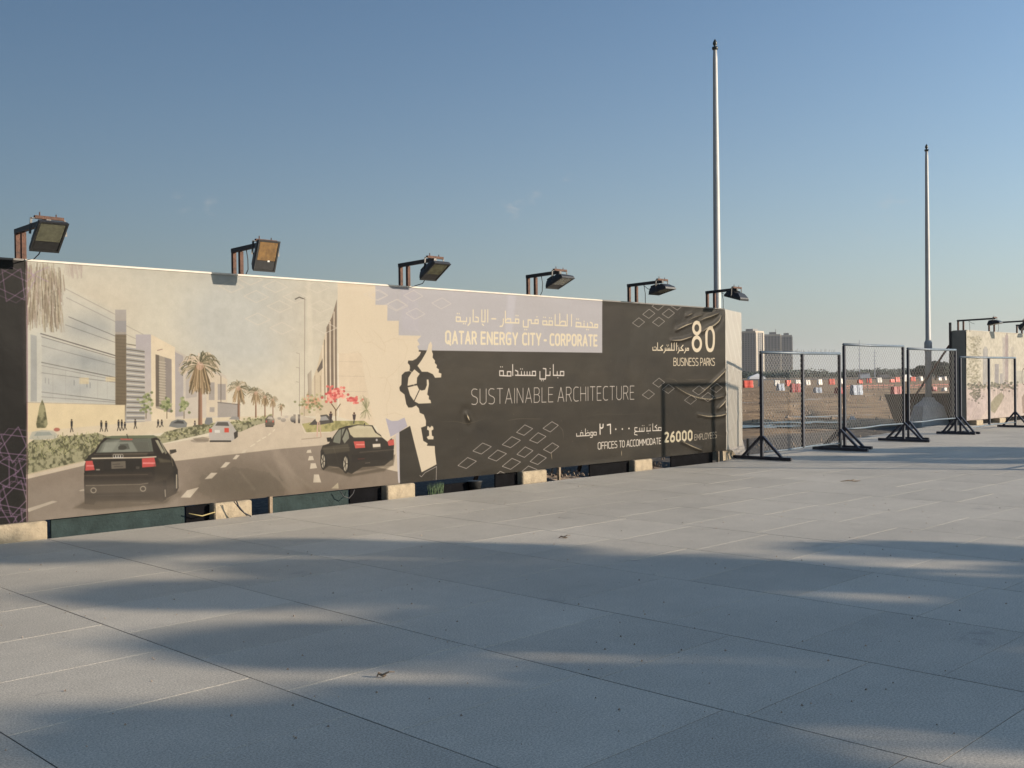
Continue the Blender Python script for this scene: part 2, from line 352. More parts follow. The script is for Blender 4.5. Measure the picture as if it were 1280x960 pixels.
o = mb.build('far_slabs', pm, pave_o, kind='stuff')
# leaves, grit and a dry twig on the slabs
mb = MB()
for i in range(420):
    D = random.uniform(4.5, 17); l = random.uniform(-.5, .5)*D; x = fw.x*D+rt.x*l; y = fw.y*D+rt.y*l
    if y > 10.8 or y < .2: continue
    r = random.choice((.004, .006, .009)); a = random.random()*6.28
    mb.add([(x+r*math.cos(a+k*2.1), y+r*math.sin(a+k*2.1), .002) for k in range(3)]+[(x, y, .003+r)], [(0, 1, 3), (1, 2, 3), (2, 0, 3)])
tag(mb.build('grit', M['stone'], kind='stuff'), 'specks of grit and soil lying on the granite pavement', 'grit', kind='stuff')
def scrap(px, py, ln, label, m):
    p = ray(px, py); t = -CAMH/p.z; x, y = p.x*t, p.y*t; b_ = MB()
    b_.tube([(x-rt.x*ln/2, y-rt.y*ln/2, .006), (x-.1*ln, y+.02, .02), (x+rt.x*ln/4, y+rt.y*ln/4, .008), (x+rt.x*ln/2, y+rt.y*ln/2, .012)], [.004, .009, .008, .003], 5)
    b_.tube([(x, y, .012), (x+.02, y-.04, .035), (x+.05, y-.05, .03)], [.006, .004, .002], 4)
    tag(b_.build('dry_leaf', m), label, 'leaf')
scrap(704, 673, .09, 'curled dry leaf lying alone on the middle of the pavement', M['trunk'])
scrap(477, 847, .05, 'small dry twig on the shaded near paving', M['trunk'])
scrap(1063, 602, .30, 'flat dark strip of litter on the sunlit paving before the mesh panels', M['timber'])

# ------------------------------------------------------------------ banner artwork (flat print), painted with numpy
RES = 210.0
class Art:
    def __init__(s, x0, x1, z0, z1, Y):
        s.x0, s.z0, s.Y = x0, z0, Y; s.w = int((x1-x0)*RES); s.h = int((z1-z0)*RES); s.x1 = x0+s.w/RES; s.z1 = z0+s.h/RES
        s.X, s.Z = np.meshgrid(x0+(np.arange(s.w)+.5)/RES, z0+(np.arange(s.h)+.5)/RES); s.im = np.zeros((s.h, s.w, 3), np.float32); s.org = (0, 0); s.sc = 1
    def view(s, ox=0, oy=0, sc=1): s.org = (ox, oy); s.sc = sc; return s
    def pts(s, p):
        p = np.asarray(p, float).reshape(-1, 2)/s.sc + np.array(s.org); return wall_xz(p, s.Y)
    def m(s, px, ref):    # a length in view pixels at a reference point -> metres
        a = s.pts([ref, (ref[0], ref[1]+1)]); return abs(a[1, 1]-a[0, 1])*px
    def box(s, q, pad):
        i0 = max(int((q[:, 0].min()-pad-s.x0)*RES), 0); i1 = min(int((q[:, 0].max()+pad-s.x0)*RES)+2, s.w)
        j0 = max(int((q[:, 1].min()-pad-s.z0)*RES), 0); j1 = min(int((q[:, 1].max()+pad-s.z0)*RES)+2, s.h)
        return (slice(j0, j1), slice(i0, i1)) if i1 > i0 and j1 > j0 else None
    def blend(s, sl, a, c):
        c = np.asarray(c, np.float32); c = c/255 if c.ndim == 1 else c
        s.im[sl] = s.im[sl]*(1-a[..., None]) + c*a[..., None]
    def segd(s, X, Z, q, closed):
        d = np.full(X.shape, 1e9); n_ = len(q)
        for i in range(n_ if closed else n_-1):
            a = q[i]; b_ = q[(i+1) % n_]; v = b_-a; L = v@v+1e-12
            t = np.clip(((X-a[0])*v[0]+(Z-a[1])*v[1])/L, 0, 1); d = np.minimum(d, (X-a[0]-t*v[0])**2+(Z-a[1]-t*v[1])**2)
        return np.sqrt(d)
    def mask(s, q, soft=0):
        aa = max(1.1/RES, soft); sl = s.box(q, aa)
        if sl is None: return None, None
        X, Z = s.X[sl], s.Z[sl]; ins = np.zeros(X.shape, bool)
        for i in range(len(q)):
            a, b_ = q[i], q[(i+1) % len(q)]
            c = ((a[1] > Z) != (b_[1] > Z)) & (X < (b_[0]-a[0])*(Z-a[1])/(b_[1]-a[1]+1e-15)+a[0]); ins ^= c
        d = s.segd(X, Z, q, True); d = np.where(ins, -d, d); return sl, np.clip(.5-d/aa, 0, 1).astype(np.float32)
    def poly(s, p, c, al=1, soft=0, c2=None, ns=0, seed=1, grad=None):
        q = s.pts(p); sl, a = s.mask(q, soft)
        if sl is None: return
        cc = np.asarray(c, np.float32)/255
        if c2 is not None:
            if grad == 'v': t = np.clip((q[:, 1].max()-s.Z[sl])/(np.ptp(q[:, 1])+1e-9), 0, 1)
            elif grad == 'h': t = np.clip((s.X[sl]-q[:, 0].min())/(np.ptp(q[:, 0])+1e-9), 0, 1)
            else: t = np.clip((fbm(s.X[sl]*ns, s.Z[sl]*ns, 3, seed)-.44)*4.2+.5-.27, 0, 1)
            cc = cc*(1-t[..., None]) + np.asarray(c2, np.float32)/255*t[..., None]
            s.im[sl] = s.im[sl]*(1-a[..., None]*al) + cc.astype(np.float32)*a[..., None]*al; return
        s.blend(sl, a*al, np.asarray(c, np.float32))
    def line(s, p, w, c, al=1, closed=False, soft=0):
        q = s.pts(p); s.line_m(q, s.m(w, p[0])/2, c, al, closed, soft)
    def line_m(s, q, r, c, al=1, closed=False, soft=0):
        aa = max(1.1/RES, soft); k = 1.0
        if r < .55/RES: k = r/(.55/RES); r = .55/RES
        sl = s.box(q, r+aa)
        if sl is None: return
        d = s.segd(s.X[sl], s.Z[sl], q, closed)-r; s.blend(sl, (np.clip(.5-d/aa, 0, 1)*al*k).astype(np.float32), np.asarray(c, np.float32))
    def ell(s, cx, cy, rx, ry, c, al=1, n_=14, **k): s.poly([(cx+rx*math.cos(t), cy+ry*math.sin(t)) for t in np.linspace(0, 2*math.pi, n_, False)], c, al, **k)
    def ring(s, cx, cy, rx, ry, w, c, al=1, n_=18): s.line([(cx+rx*math.cos(t), cy+ry*math.sin(t)) for t in np.linspace(0, 2*math.pi, n_, False)], w, c, al, True)
    def rects(s, L, c, al=1):
        for x0, y0, x1, y1 in L: s.poly([(x0, y0), (x1, y0), (x1, y1), (x0, y1)], c, al)
    def image(s, name, gain):
        im = bpy.data.images.new(name, s.w, s.h, alpha=False, float_buffer=False); a = np.ones((s.h, s.w, 4), np.float32)
        l = np.where(s.im <= .04045, s.im/12.92, ((np.clip(s.im, 0, 1)+.055)/1.055)**2.4); l = l*(l+.004)/(l+.034)*1.03*np.array(gain, np.float32); l = np.clip(l, 0, .92)
        a[..., :3] = np.where(l <= .0031308, l*12.92, 1.055*l**(1/2.4)-.055); im.pixels.foreach_set(a.ravel()); im.pack(); return im

# condensed sign lettering as strokes: width, polylines in a unit-high box
def rr(x0, y0, x1, y1, k=.14): return [(x0+k, y0), (x1-k, y0), (x1, y0+k), (x1, y1-k), (x1-k, y1), (x0+k, y1), (x0, y1-k), (x0, y0+k), (x0+k, y0)]
GL = {
 'A': (.52, [[(0, 0), (.26, 1), (.52, 0)], [(.09, .3), (.43, .3)]]), 'B': (.45, [[(0, 0), (0, 1), (.3, 1), (.42, .88), (.42, .64), (.3, .53), (0, .53)], [(.3, .53), (.45, .4), (.45, .13), (.32, 0), (0, 0)]]),
 'C': (.42, [[(.42, .97), (.3, 1), (.14, 1), (0, .85), (0, .15), (.14, 0), (.3, 0), (.42, .03)]]), 'D': (.46, [[(0, 0), (0, 1), (.28, 1), (.46, .84), (.46, .16), (.28, 0), (0, 0)]]),
 'E': (.38, [[(.38, 1), (0, 1), (0, 0), (.38, 0)], [(0, .52), (.33, .52)]]), 'F': (.36, [[(.36, 1), (0, 1), (0, 0)], [(0, .5), (.32, .5)]]),
 'G': (.45, [[(.43, .97), (.3, 1), (.14, 1), (0, .85), (0, .15), (.14, 0), (.3, 0), (.45, .04), (.45, .46), (.26, .46)]]), 'H': (.46, [[(0, 0), (0, 1)], [(.46, 0), (.46, 1)], [(0, .52), (.46, .52)]]),
 'I': (0, [[(0, 0), (0, 1)]]), 'K': (.44, [[(0, 0), (0, 1)], [(.42, 1), (.03, .5), (.44, 0)]]), 'L': (.36, [[(0, 1), (0, 0), (.36, 0)]]),
 'M': (.60, [[(0, 0), (.02, 1), (.3, .3), (.58, 1), (.6, 0)]]), 'N': (.48, [[(0, 0), (0, 1), (.48, 0), (.48, 1)]]), 'O': (.48, [rr(0, 0, .48, 1, .15)]),
 'P': (.42, [[(0, 0), (0, 1), (.28, 1), (.42, .87), (.42, .55), (.28, .43), (0, .43)]]), 'Q': (.48, [rr(0, 0, .48, 1, .15), [(.26, .18), (.5, -.12)]]),
 'R': (.45, [[(0, 0), (0, 1), (.28, 1), (.42, .88), (.42, .6), (.28, .48), (0, .48)], [(.24, .48), (.45, 0)]]),
 'S': (.42, [[(.4, .96), (.28, 1), (.12, 1), (0, .88), (0, .66), (.1, .55), (.32, .46), (.42, .36), (.42, .12), (.3, 0), (.12, 0), (0, .04)]]),
 'T': (.44, [[(0, 1), (.44, 1)], [(.22, 1), (.22, 0)]]), 'U': (.46, [[(0, 1), (0, .14), (.14, 0), (.32, 0), (.46, .14), (.46, 1)]]), 'Y': (.48, [[(0, 1), (.24, .42), (.48, 1)], [(.24, .42), (.24, 0)]]),
 '-': (.22, [[(0, .42), (.22, .42)]]), '0': (.46, [rr(0, 0, .46, 1, .17)]), '2': (.42, [[(0, .93), (.12, 1), (.28, 1), (.41, .87), (.41, .66), (.3, .5), (.02, .03), (.42, .03)]]),
 '6': (.46, [[(.38, 1), (.2, .88), (.03, .52), (0, .3), (0, .15), (.14, 0), (.32, 0), (.46, .15), (.46, .44), (.34, .58), (.16, .58), (.03, .46)]]),
 '5': (.42, [[(.38, 1), (.03, 1), (0, .55), (.3, .58), (.42, .45), (.42, .13), (.3, 0), (0, .04)]]),
}
def write(A, word, x0, x1, yb0, yb1, yt0, yt1, wt, c, gap=.17):
    """one word between view x0..x1; baseline/cap line heights at both ends; wt in view pixels"""
    tot = sum(GL[ch][0] for ch in word)+gap*(len(word)-1)*1.0; q = A.pts([(x0, yb0), (x1, yb1), (x0, yt0), (x1, yt1)]); r = A.m(wt, (x0, yb0))/2; x = 0
    for ch in word:
        w_, st_ = GL[ch]
        for pl in st_:
            P_ = []
            for u, v in pl:
                t = (x+u)/max(tot, 1e-6); v = .0+v
                P_.append((q[0]*(1-t)+q[1]*t)*(1-v)+(q[2]*(1-t)+q[3]*t)*v)
            P_ = np.array(P_); P_[:, 1] = np.clip(P_[:, 1], min(q[0][1], q[1][1])-.12, None); A.line_m(P_, r, c)
        x += w_+gap
def strokes(A, L, w, c, al=1):
    for p in L: A.line(p if len(p) > 1 else [p[0], (p[0][0]+.5, p[0][1])], w, c, al)

BX0, BX1, BZ0, BZ1, BY = 1.6, 17.0, .10, 2.90, 11.05
A = Art(BX0, BX1, BZ0, BZ1, BY)
CREAM = (228, 211, 178)
# --- base sheets
A.im[:] = np.array((64, 58, 48), np.float32)/255
A.im *= (1+.10*(fbm(A.X*1.1, A.Z*2.2, 4, 21)-.47)[..., None]).astype(np.float32)
# --- patterned sheet at the far left (repeats every 2.5 m beyond the frame)
sl = (slice(None), slice(0, int((4.116-BX0)*RES))); A.im[sl] = np.array((20, 16, 15), np.float32)/255
PUR = (128, 104, 122)
def star(cx, cz, r, rot, al):
    for k in (0, 1):
        q = np.array([(cx+r*math.cos(rot+k*math.pi/3+2*math.pi*j/3), cz+r*math.sin(rot+k*math.pi/3+2*math.pi*j/3)) for j in range(3)]); A.line_m(q, .0055, PUR, al, True)
    q = np.array([(cx+r*.98*math.cos(rot+math.pi/6+math.pi*j/3), cz+r*.98*math.sin(rot+math.pi/6+math.pi*j/3)) for j in range(6)]); A.line_m(q, .0045, PUR, al*.8, True)
for i in range(-1, 9):
    for j in range(10):
        cx = BX0+.06+i*.3125+(j % 2)*.156; cz = .16+j*.27; f_ = 1-abs(cz-1.85)/1.0
        if .98 < cz < 2.36: continue
        star(cx, cz, .185, .12*((i*7+j*3) % 5), .95 if cz < 1 else .8)
# --- street picture
def street():
    a = A.view()
    a.poly([(33, 300), (540, 300), (540, 640), (33, 670)], (203, 199, 178), c2=(230, 214, 180), grad='v')
    a.ell(300, 400, 70, 70, (190, 192, 182), .6, soft=.5); a.ell(120, 385, 55, 45, (212, 200, 172), .7, soft=.4); a.ell(390, 400, 60, 50, (205, 192, 165), .35, soft=.4)
    # glass block on the left
    a.poly([(33, 340), (60, 350), (145, 392), (145, 506), (33, 502)], (206, 203, 184), .55, soft=.1)
    a.poly([(52, 420), (145, 450), (145, 506), (52, 502)], (186, 186, 172), .7, soft=.02)
    a.ell(112, 410, 30, 16, (160, 163, 156), .6, soft=.2); a.ell(95, 450, 36, 9, (166, 168, 160), .6, soft=.12); a.ell(80, 485, 34, 11, (174, 175, 166), .6, soft=.12)
    a.poly([(33, 395), (40, 395), (40, 502), (33, 502)], (212, 206, 182)); a.poly([(38, 418), (46, 420), (46, 502), (38, 502)], (166, 166, 156), .8); a.poly([(46, 415), (52, 417), (52, 502), (46, 502)], (206, 202, 182))
    for p0, p1, w, al in (((82, 361), (144, 393), .7, .5), ((83, 372), (144, 402), .7, .5), ((86, 396), (144, 420), .9, .8), ((82, 406), (144, 428), .8, .6), ((51, 417), (144, 444.5), 1.4, .95), ((52, 421), (144, 447.5), .9, .8), ((52, 432), (144, 456), .8, .6),
                          ((52, 453), (145, 472), 1.2, .9), ((52, 457), (145, 475), .7, .7), ((52, 466), (145, 478), .8, .7), ((52, 490), (145, 501), 1, .7), ((52, 496), (145, 503), 1, .5)):
        a.line([p0, p1], w, (112, 106, 98), al)
    for x, y in ((56, 472), (60, 473), (92, 475), (108, 477), (112, 478)): a.rects([(x, y, x+1.2, y+7)], (130, 128, 120), .6)
    a.rects([(99, 472, 111, 480), (132, 471, 145, 477)], (222, 200, 150), .6)
    a.poly([(33, 503), (145, 506), (156, 506), (156, 531), (100, 536), (33, 540)], (224, 205, 162)); a.line([(33, 503), (156, 506)], .8, (160, 150, 130), .7)
    a.line([(66, 541), (108, 535), (160, 529), (185, 527)], 1.1, (92, 84, 74), .9)
    # louvred stair tower
    a.poly([(144, 387), (158, 387), (158, 500), (156, 530), (156, 506), (145, 506)], (178, 170, 156), c2=(126, 112, 88), grad='v')
    a.poly([(144, 401), (158, 401), (158, 415), (144, 415)], (150, 148, 146), .6); a.poly([(144, 418), (158, 418), (158, 506), (144, 506)], (118, 104, 80), .8)
    for y in np.arange(420, 506, 4.2): a.line([(145, y), (158, y+.8)], .7, (96, 84, 66), .5)
    a.poly([(158, 432), (181, 438), (181, 530), (156, 530), (158, 500)], (168, 164, 152))
    for i, y in enumerate(np.arange(430, 529, 3.3)): a.line([(158.5, y), (181, y+3.4-(y-430)*.035)], 1.1, (232, 220, 192) if i % 2 else (104, 94, 80), .85)
    a.line([(158, 407), (183, 420)], .8, (150, 140, 125), .6); a.line([(158, 418), (180, 428)], .8, (150, 140, 125), .6)
    # white frame building
    a.poly([(170, 418), (189, 418), (189, 527), (181, 528), (181, 438), (170, 436)], (184, 176, 170), c2=(200, 188, 168), grad='v')
    a.poly([(189, 418), (219, 434), (219, 524), (189, 527)], (230, 212, 176)); a.poly([(194.5, 443), (214.5, 449), (214.5, 516), (194.5, 510)], (170, 158, 136))
    a.poly([(194.5, 443), (199, 444), (199, 508), (194.5, 508)], (120, 108, 92)); a.poly([(206, 447), (214.5, 449), (214.5, 516), (207, 514)], (150, 140, 128))
    for y in np.arange(452, 508, 3.4): a.line([(199, y), (207, y+1.2)], 1, (214, 200, 170), .7)
    a.line([(197, 438), (203, 436.5)], 1, (140, 110, 100), .8)
    a.poly([(219, 437), (228, 442), (283, 470), (283, 521), (219, 524)], (206, 194, 172)); a.poly([(219, 440), (229, 445), (229, 520), (219, 521)], (176, 168, 158))
    a.poly([(232, 452), (246, 458), (246, 496), (232, 498)], (186, 176, 160)); a.poly([(258, 462), (284, 474), (284, 520), (258, 521)], (216, 200, 170)); a.rects([(261, 478, 268, 500), (272, 480, 282, 500), (262, 509, 268, 515)], (158, 150, 140), .8)
    a.line([(276, 470), (276, 505)], 1, (110, 98, 84), .8); a.poly([(272, 502), (300, 505), (300, 521), (272, 522)], (164, 156, 144), .9); a.line([(272, 503), (300, 506)], 1, (110, 100, 90), .7)
    # right-hand offices
    a.poly([(421, 378), (421, 520), (374, 520), (374, 515), (380, 500), (396, 459), (407, 415)], (210, 192, 158)); a.poly([(422, 345), (500, 345), (500, 540), (422, 521)], (222, 203, 170))
    a.poly([(421, 374), (421, 500), (408, 500), (408, 409), (415, 396)], (140, 124, 104))
    for x, t in ((403, 432), (407.5, 416), (412.5, 402), (417.5, 390)): a.line([(x, t), (x, 500)], 1.5, (232, 214, 182), .95)
    for x, t in ((405.5, 425), (410, 410), (415, 398)): a.line([(x, t), (x, 498)], 1, (112, 98, 82), .9)
    a.poly([(396, 462), (403, 448), (403, 460), (397, 466)], (116, 104, 90)); a.poly([(384, 468), (389, 462), (389, 500), (385, 500)], (150, 136, 116), .8)
    for x in (400, 393): a.line([(x, 470), (x, 497)], 1.4, (170, 152, 126), .8)
    for y in (400, 433, 452, 470, 489): a.line([(423, y), (458, y+.5)], .6, (188, 172, 146), .6)
    a.line([(422.5, 358), (422.5, 520)], .9, (240, 226, 200), .9)
    # pale trees and ground along the far pavement
    a.poly([(33, 540), (156, 529), (219, 524), (345, 519), (345, 526), (260, 536), (130, 548), (33, 556)], (218, 202, 168))
    # road: sunlit then shaded by the buildings
    a.poly([(355, 519), (372, 519), (499, 545), (499, 612), (33, 670), (33, 590), (200, 556), (262, 545), (330, 527)], (206, 190, 162))
    a.poly([(33, 599), (105, 582), (110, 577), (222, 576), (345, 561.5), (409, 556), (430, 575), (499, 590), (499, 612), (33, 670)], (148, 134, 116), c2=(134, 120, 102), grad='v')
    a.ell(300, 600, 55, 22, (110, 100, 84), .6, soft=.3); a.ell(150, 625, 60, 14, (120, 108, 92), .4, soft=.2)
    a.poly([(338, 562), (348, 561), (385, 620), (365, 624)], (176, 160, 138), .35, soft=.06)
    for q in ([(34, 636), (66, 626), (72, 627), (36, 640)], [(226, 622), (234, 613), (249, 609), (243, 616), (238, 622)], [(256, 599), (264, 591), (272, 591), (265, 598)], [(275.5, 585), (282, 577.5), (288, 578), (282, 584)], [(290.5, 574), (295, 568.5), (299.5, 569), (295, 574)],
              [(301, 566.5), (304, 562.5), (309, 561.5), (306, 566)], [(391, 603), (392, 593), (398, 593), (401, 603)], [(387, 586), (388, 579), (394, 579), (396, 585)], [(384.5, 575.5), (386, 570), (390.5, 570), (392, 575)], [(382.5, 566), (384, 562.5), (388, 562), (389, 566)], [(99, 613), (106, 611), (106, 613.5), (100, 614)]):
        a.poly(q, (214, 200, 172), .95)
    for q in ([(313, 558), (318, 555)], [(321, 552), (325, 550)], [(328, 548), (332, 546)], [(335, 544), (338, 541.5)], [(341, 539), (343, 537)]): a.line(q, 1.3, (228, 214, 184), .9)
    # hedge
    hed = [(33, 556), (45, 548), (60, 551), (75, 546), (98, 544), (122, 541), (132, 545), (200, 545), (206, 540), (222, 536), (258, 529), (296, 527), (322, 524), (340, 521), (340, 526), (318, 532), (300, 540), (262, 541), (205, 554), (150, 560), (105, 576), (62, 586), (33, 593)]
    a.poly(hed, (166, 160, 124), c2=(98, 96, 70), ns=34, seed=5); a.line([(33, 594), (104, 577)], 1.2, (196, 180, 140), .7)
    for i in range(260):
        t = random.random(); x = 34+t*90; y = 548+random.random()*30*(1-t*.4)+(-t*6); an = random.uniform(-2.6, -.5); l = random.uniform(2, 5)
        a.line([(x, y), (x+l*math.cos(an), y+l*math.sin(an))], .8, random.choice(((192, 186, 134), (118, 116, 78), (76, 78, 52), (160, 160, 112))), .8)
    for i in range(170):
        t = random.random(); x = 206+t*134; y = 546-26*t+random.uniform(-6, 3)*(1-t*.6); a.ell(x, y, 1.4, 1.0, random.choice(((196, 190, 144), (110, 108, 72), (150, 146, 104))), .8, n_=6)
    a.line([(36, 500+8), (36, 508)], .5, (0, 0, 0), 0)
    # conical shrub and street trees
    a.poly([(52.5, 499), (56, 508), (59.5, 530), (57, 535), (46, 535), (45, 530), (49, 508)], (156, 150, 112), c2=(104, 102, 74), ns=26, seed=8)
    for cx, cy, rx, ry in ((182.5, 503, 8.5, 15), (208.5, 505, 8, 13), (230, 507, 6, 10)):
        a.line([(cx, cy+5), (cx, 523)], 1, (110, 96, 74), .9)
        for i in range(46): a.ell(cx+random.gauss(0, rx*.42), cy+random.gauss(0, ry*.42), 2, 1.8, random.choice(((158, 162, 112), (104, 112, 70), (188, 186, 140), (128, 136, 90))), .8, n_=6)
    # people on the pavement
    for x, y, h in ((89.5, 530, 15), (126.5, 529, 13), (132.5, 529, 12.5), (148, 528, 13), (152, 528, 13), (156, 526, 9), (169, 525, 11), (197.5, 523, 9), (202, 522, 8), (243.5, 521, 6)):
        y0 = y+13-h*.2; a.ell(x, y0-h, 1, 1.1, (70, 56, 46), n_=8); c = random.choice(((66, 60, 56), (120, 112, 104), (48, 46, 46)))
        a.poly([(x-1.3, y0-h+1.4), (x+1.4, y0-h+1.4), (x+1.2, y0-h*.45), (x-1.1, y0-h*.45)], c); a.line([(x, y0-h*.5), (x-1.4, y0)], .9, (54, 48, 44)); a.line([(x, y0-h*.5), (x+1.8, y0-.4)], .9, (70, 64, 58))
    # palms
    def palm(cx, cy, r, tb, tw, n_=34):
        n_ = int(n_*2.4)
        a.poly([(cx-tw*.8, cy), (cx+tw*.8, cy), (cx+tw*1.1, tb), (cx-tw*.9, tb)], (112, 84, 64), c2=(176, 138, 110), grad='h')
        for i in range(n_):
            an = random.uniform(math.pi*.85, 2.15*math.pi) if i % 4 else random.uniform(.05*math.pi, .95*math.pi); l = r*random.uniform(.6, 1.08)
            dx, dy = math.cos(an)*l, math.sin(an)*l*.9; dr = r*random.uniform(.25, .8)
            c = random.choice(((118, 110, 80), (84, 82, 58), (208, 190, 156), (150, 136, 104), (228, 204, 172)))
            a.line([(cx, cy), (cx+dx*.5, cy+dy*.62), (cx+dx*.85, cy+dy*.8+dr*.2), (cx+dx*1.02, cy+dy*.7+dr*.55)], max(r*.042, .5), c, .8)
        for i in range(int(n_*.8)):
            x = cx+random.uniform(-.55, .55)*r; a.line([(cx+(x-cx)*.4, cy+r*.1), (x, cy+r*random.uniform(.8, 1.5))], r*.06, random.choice(((150, 126, 92), (196, 170, 130), (110, 94, 66))), .8)
        a.ell(cx, cy+r*.1, r*.2, r*.22, (214, 174, 146), .6, n_=8)
    palm(351.5, 507, 4.5, 520, .5, 16); palm(341, 499, 7, 521, .6, 20); palm(331, 495, 9, 521, .8, 24); palm(319.5, 490, 11, 522, 1, 28); palm(298, 484, 14.5, 524, 1.5, 34); palm(250, 455, 25, 531, 2.6, 64)
    # big hanging palm at the left edge
    for i in range(520):
        k = random.choice((37, 44, 55, 63, 72)); x = k+random.gauss(0, 3.6); y = random.uniform(328, 398-(6 if k < 50 else 0)); l = random.uniform(10, 24)
        if x < 34: continue
        a.line([(x, y), (x+(k-50)*.07+random.uniform(-.6, .6), min(y+l, 415))], random.uniform(.6, 1.4), random.choice(((158, 144, 118), (116, 104, 82), (204, 192, 160), (176, 156, 136), (138, 122, 102))), .55)
    for i in range(46): x = random.uniform(82, 103); a.line([(x, 328), (x+random.uniform(-6, -1) + 4, 333+random.uniform(2, 16))], .8, (184, 168, 150), .5)
    # street light
    a.line([(381, 372), (380, 520)], .8, (150, 138, 116), .9); a.line([(369, 374), (374, 371.5), (381, 374)], 1.4, (96, 88, 76), .9)
    for y in (442, 460, 478): a.line([(370, y-1), (374, y), (374, 517)], .6, (150, 140, 120), .7)
    a.poly([(383, 350), (388, 350), (394, 520), (386, 520)], (232, 220, 190), .35, soft=.03)
    # bougainvillea, planting and parked cars on the right
    for i in range(120): a.ell(random.gauss(391, 8), random.gauss(503, 4.5), 1.8, 1.6, random.choice(((172, 168, 120), (208, 196, 150), (130, 130, 88), (222, 160, 128))), .75, n_=6)
    a.line([(419.5, 527), (419, 512), (414, 505)], 1.3, (110, 88, 66)); a.line([(419, 514), (425, 505)], 1.1, (110, 88, 66))
    for i in range(120): a.ell(random.gauss(419, 6), random.gauss(494, 4), 2, 1.8, random.choice(((222, 112, 100), (236, 146, 128), (196, 84, 80), (240, 176, 150))), .85, n_=6)
    for i in range(46): a.ell(random.gauss(441, 4.2), random.gauss(500, 2.0), 1.7, 1.4, random.choice(((222, 112, 100), (236, 146, 128), (200, 90, 84))), .85, n_=6)
    for i in range(80): x = random.uniform(449, 464); a.line([(458, 512), (x, random.uniform(494, 524))], .7, random.choice(((150, 146, 106), (196, 186, 146), (110, 108, 76))), .6)
    a.poly([(377, 530), (398, 526), (455, 526), (462, 531), (428, 535), (412, 540), (383, 541)], (182, 172, 116), c2=(146, 140, 92), ns=20, seed=3); a.line([(375, 526), (381, 541), (412, 540)], 1, (224, 210, 178))
    a.poly([(386, 531), (392, 525), (400, 519), (408, 518), (414, 523), (417, 528), (400, 531)], (92, 86, 78)); a.poly([(399, 521), (407, 520), (411, 525), (400, 526)], (160, 156, 146))
    a.ell(397, 522, 3.4, 6, (222, 205, 172), n_=10); a.line([(397, 528), (396, 545)], 2, (212, 176, 150)); a.line([(399, 528), (401, 546)], 1.6, (200, 168, 140)); a.line([(377, 549), (400, 547)], 1.2, (150, 134, 112), .6)
    for x, y in ((413, 521), (442.5, 522)): a.ell(x, y-5.5, 1.2, 1.3, (90, 60, 48), n_=8); a.poly([(x-2.2, y-4), (x+2.2, y-4), (x+1.4, y+2.5), (x-1.4, y+2.5)], (76, 62, 62)); a.line([(x, y+2), (x-.6, y+7)], 1.6, (70, 62, 60))
    for x in (368, 373.5): a.poly([(x-1.5, 518), (x+1.5, 518), (x+1.2, 529), (x-1, 529)], (86, 78, 70))
    for x, y, w, h, c in ((354, 525, 7, 5, (150, 140, 126)), (349, 523, 5, 3.4, (124, 116, 104)), (366, 524, 7, 8, (96, 92, 88)), (358, 521, 5, 3, (176, 164, 146))): a.ell(x, y, w*.5, h*.5, c, n_=10)
    # cars
    a.ell(250, 551, 12, 2.2, (150, 138, 120), .7); a.poly([(261, 545), (262, 537), (267, 532), (271, 526.5), (286, 526), (291, 532), (296, 540), (296, 546), (289, 552), (264, 552)], (188, 180, 164))
    a.poly([(269, 532), (272, 527.5), (284.5, 527.5), (286.5, 532.5)], (104, 100, 92)); a.rects([(261.5, 536, 265, 540.5), (280.5, 535, 286, 540.5)], (206, 84, 66)); a.rects([(268.5, 537.5, 275, 541)], (220, 214, 196)); a.line([(263, 551.5), (288, 551.5)], 2, (66, 60, 54)); a.poly([(292, 541), (297, 538), (297, 546), (293, 549)], (72, 66, 58))
    a.poly([(256, 527), (258, 522), (265, 522), (266, 528), (261, 531), (256, 530)], (130, 130, 124)); a.poly([(286, 524), (290, 520.5), (298, 521), (299, 525)], (150, 146, 136))
    a.poly([(211, 533), (214, 527), (222, 524), (230, 525), (234, 529), (233, 534), (222, 535)], (128, 128, 120)); a.poly([(216, 529), (222, 525.5), (229, 526.5), (230, 529.5)], (78, 78, 74)); a.poly([(241, 548), (254, 546), (262, 548), (260, 552), (246, 552)], (130, 118, 100), .6)
    a.poly([(331, 531), (332, 523), (335, 519.5), (340, 519.5), (343, 524), (343, 531), (340, 533.5), (332, 533.5)], (110, 100, 86)); a.poly([(333.5, 523.5), (335.5, 520.5), (339.5, 520.5), (341, 524)], (186, 176, 156)); a.line([(332, 533), (341, 533)], 1.2, (56, 50, 44)); a.rects([(332, 525.5, 333.6, 528), (340.3, 525.5, 342, 528)], (190, 90, 74))
    a.poly([(36, 549), (40, 540), (52, 537.5), (66, 538.5), (72, 543), (70, 548), (48, 550)], (182, 180, 160), .8); a.poly([(42, 545), (46, 540), (62, 540), (66, 544)], (146, 152, 140), .7); a.ell(71, 537, 4, 2.4, (172, 104, 88), .9)
    # black saloon, seen from behind, on the left
    a = A.view(0, 440, 4)
    a.poly([(365, 782), (440, 740), (740, 760), (880, 690), (895, 700), (830, 755), (620, 778), (470, 790)], (92, 80, 64), .8, soft=.02)
    a.poly([(424, 760), (420, 640), (424, 560), (440, 520), (470, 500), (500, 455), (520, 430), (560, 420), (770, 418), (800, 440), (835, 495), (870, 540), (890, 590), (894, 680), (880, 708), (836, 730), (812, 752), (770, 740), (480, 745), (470, 764)], (46, 40, 33))
